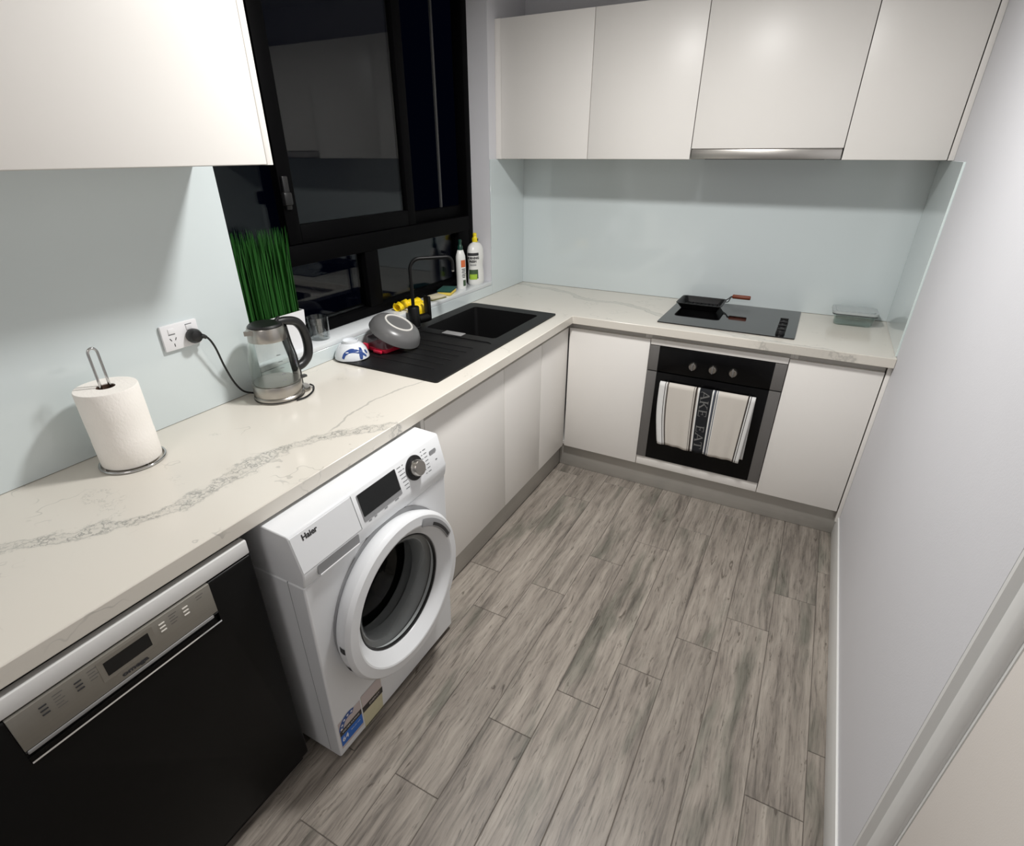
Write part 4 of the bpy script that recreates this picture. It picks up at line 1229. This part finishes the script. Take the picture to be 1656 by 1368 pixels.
for a0 in (176, 193):
    hm = MB(); vr = []
    for i in range(5):
        a_ = math.radians(a0+i/4*4.5)
        vr.append([hm.bm.verts.new(Mdoor @ Vector((r*math.cos(a_), r*math.sin(a_), zz))) for r, zz in ((.2562, ringz(.720)), (.2592, ringz(.7305)), (.2592, ringz(.7405)))])
    for a_, b_ in zip(vr, vr[1:]):
        for k in range(2): hm.bm.faces.new((a_[k], a_[k+1], b_[k+1], b_[k]))
    hm.build('hinge_slot', M_printd, dr)
# gasket and drum behind the glass
MB().lathe([(.199, ringz(.690)), (.186, ringz(.694)), (.172, ringz(.685)), (.160, ringz(.665)), (.158, ringz(.64)), (.170, ringz(.63)), (.170, ringz(.60)), (.199, ringz(.60))], n=64, mat=Mdoor).build('gasket', M_wmgrey, wm)
MB().lathe([(.168, ringz(.60)), (.196, ringz(.55)), (.196, ringz(.30)), (0, ringz(.29))], n=64, mat=Mdoor).build('drum', M_drum, wm)
# rating stickers near the foot of the front
Q0 = Vector((.6836, 0, .050)); Q1 = Vector((.6958, 0, .640)); qs = (Q1-Q0).normalized()
def front(off=.0006):
    w = Vector((0, 1, 0)).cross(qs)
    return frame(Q0+w*off, (0, 1, 0), qs)
FZ = lambda z: z-.050
def st(parent, name, mat, poly, off): return MB().prism([(u, FZ(v)) for u, v in poly], .0002, front(off)).build(name, mat, parent, smooth=False)
sa = st(wm, 'water_rating_sticker', M_stpink, [(.402, .050), (.494, .050), (.494, .165), (.402, .165)], .0004)
st(sa, 'blue_field', M_stblue, [(.403, .060), (.493, .060), (.493, .104), (.403, .104)], .0008)
st(sa, 'black_band', M_stblk, [(.403, .104), (.493, .104), (.493, .126), (.403, .126)], .0008)
arc = [(.446+.044*math.cos(math.radians(a_)), .127+.044*math.sin(math.radians(a_))) for a_ in range(60, 181, 8)]
arc += [(.446+.026*math.cos(math.radians(a_)), .127+.026*math.sin(math.radians(a_))) for a_ in range(180, 59, -8)]
st(sa, 'star_arc', M_stblued, arc, .0008)
for a_ in (72, 98, 124, 150, 172):
    cu, cv = .446+.035*math.cos(math.radians(a_)), .127+.035*math.sin(math.radians(a_))
    pts5 = [(cu+(.0058 if k % 2 == 0 else .0025)*math.sin(k*PI/5), cv+(.0058 if k % 2 == 0 else .0025)*math.cos(k*PI/5)) for k in range(10)]
    st(sa, 'star', M_white, pts5, .0012)
Mt = front(.0012)
text('sticker_text', 'WATER RATING', M_white, sa, Mt @ Matrix.Translation((.448, FZ(.115), 0)), .0098, depth=.0001)
text('sticker_text', '64', M_white, sa, Mt @ Matrix.Translation((.420, FZ(.084), 0)), .026, depth=.0001, bold=.0004)
text('sticker_text', 'litres per wash', M_white, sa, Mt @ Matrix.Translation((.464, FZ(.088), 0)), .0065, depth=.0001)
sb = st(wm, 'energy_rating_sticker', M_styel, [(.499, .022), (.583, .022), (.589, .170), (.499, .170)], .0004)
st(sb, 'pink_field', M_stpink, [(.500, .121), (.588, .121), (.585, .172), (.500, .172)], .0008)
st(sb, 'black_band', M_stblk, [(.499, .096), (.589, .092), (.590, .118), (.499, .121)], .0009)
text('sticker_text', 'ENERGY', M_stpink, sb, Mt @ Matrix.Translation((.552, FZ(.107), 0)), .013, depth=.0001)
st(sb, 'bottom_rule', M_stblk, [(.499, .024), (.583, .024), (.583, .028), (.499, .028)], .0009)

# ------------------------------------------------------------------ dishwasher
dwr = thing('dishwasher', 'black dishwasher with steel control panel left of the washing machine', 'dishwasher', (.3, .048, 0))
DY0, DY1, DX = -.250, .348, .600
MB().box(.06, DX-.025, DY0+.004, DY1-.004, .05, .842).build('tub', M_darkgrey, dwr)
MB().box(.08, DX-.03, DY0+.006, DY1-.006, .0008, .0495).build('kick_panel', M_blackpl, dwr)
dd = MB().box(DX-.024, DX, DY0, DY1, .052, .803, bev=.005, seg=3).build('door', M_dwblack, dwr)
MB().box(DX-.05, DX-.0245, DY1-.004, DY1+.003, .06, .80, bev=.003).build('door_edge', M_wmgrey, dwr)
cut(dd, [MB().box(DX-.012, DX+.02, -.131, .239, .692, .82)])
dd.parent = dwr; 
MB().box(DX-.024, DX-.002, DY0, DY1, .806, .8435, bev=.003).build('top_strip', M_skirt, dwr)
cp = MB().box(DX-.0115, DX+.0025, -.130, .238, .7235, .8030, bev=.001).build('control_panel', M_dwsteel, dwr)
Mdp = frame((DX, -.130, 0), (1, 0, 0), (0, 0, 1))
mb = MB().prism([(.0025, .7233), (.0035, .720), (-.004, .712), (-.0112, .704), (-.0112, .7235)], .368, frame((DX, .238, 0), (1, 0, 0), (0, 0, 1)))
mb.build('handle_recess', M_blackgl, dwr)  # black paints in the dark reflection of the concave steel channel
MB().box(DX-.004, DX+.0042, -.128, .226, .7145, .7230, bev=.002).build('handle_edge_sheen', M_satin, dwr)  # pale strip paints in the reflection along the curved upper lip
MB().prism([(-.0112, .6925), (.0045, .6925), (.006, .6945), (.0045, .697), (-.0112, .699)], .368, frame((DX, .238, 0), (1, 0, 0), (0, 0, 1))).build('handle_lip', M_chrome, dwr)
Mf = frame((DX+.0027, 0, 0), (0, 1, 0), (0, 0, 1))
MB().prism(rrect(.016, .100, .755, .788, .001), .0006, Mf).build('screen', M_display, cp)
MB().prism(rrect(.006, .110, .746, .796, .002), .0003, Mf).build('screen_surround', M_dwsteel, cp)
text('logo', 'omega', M_printd, cp, Mf @ Matrix.Translation((.060, .735, .0004)), .0125, bold=.0005, sx=1.5)
M_btnl = pmat('lit_button_white', (236, 232, 224), 0.3)
for by, mat_ in ((-.082, M_printd), (-.027, M_printd), (.128, M_btnl), (.178, M_btnl)):
    for j in range(3):
        zc = .787-j*.009
        MB().prism(rrect(by-.006, by+.006, zc-.0012, zc+.0012, .0008), .0014, Mf).build('button', mat_, cp)
pr = MB()
for by, n_ in ((-.058, 5), (-.002, 4), (.152, 4), (.212, 2)):
    for j in range(n_):
        zc = .791-j*.0072
        pr.prism([(by-.008, zc), (by+.008-.004*(j % 2), zc), (by+.008-.004*(j % 2), zc+.0016), (by-.008, zc+.0016)], .0002, Mf)
pr.build('programme_print', M_ovenside, cp)['kind'] = 'stuff'

for o in list(bpy.data.objects):
    if '_loc' in o: del o['_loc']
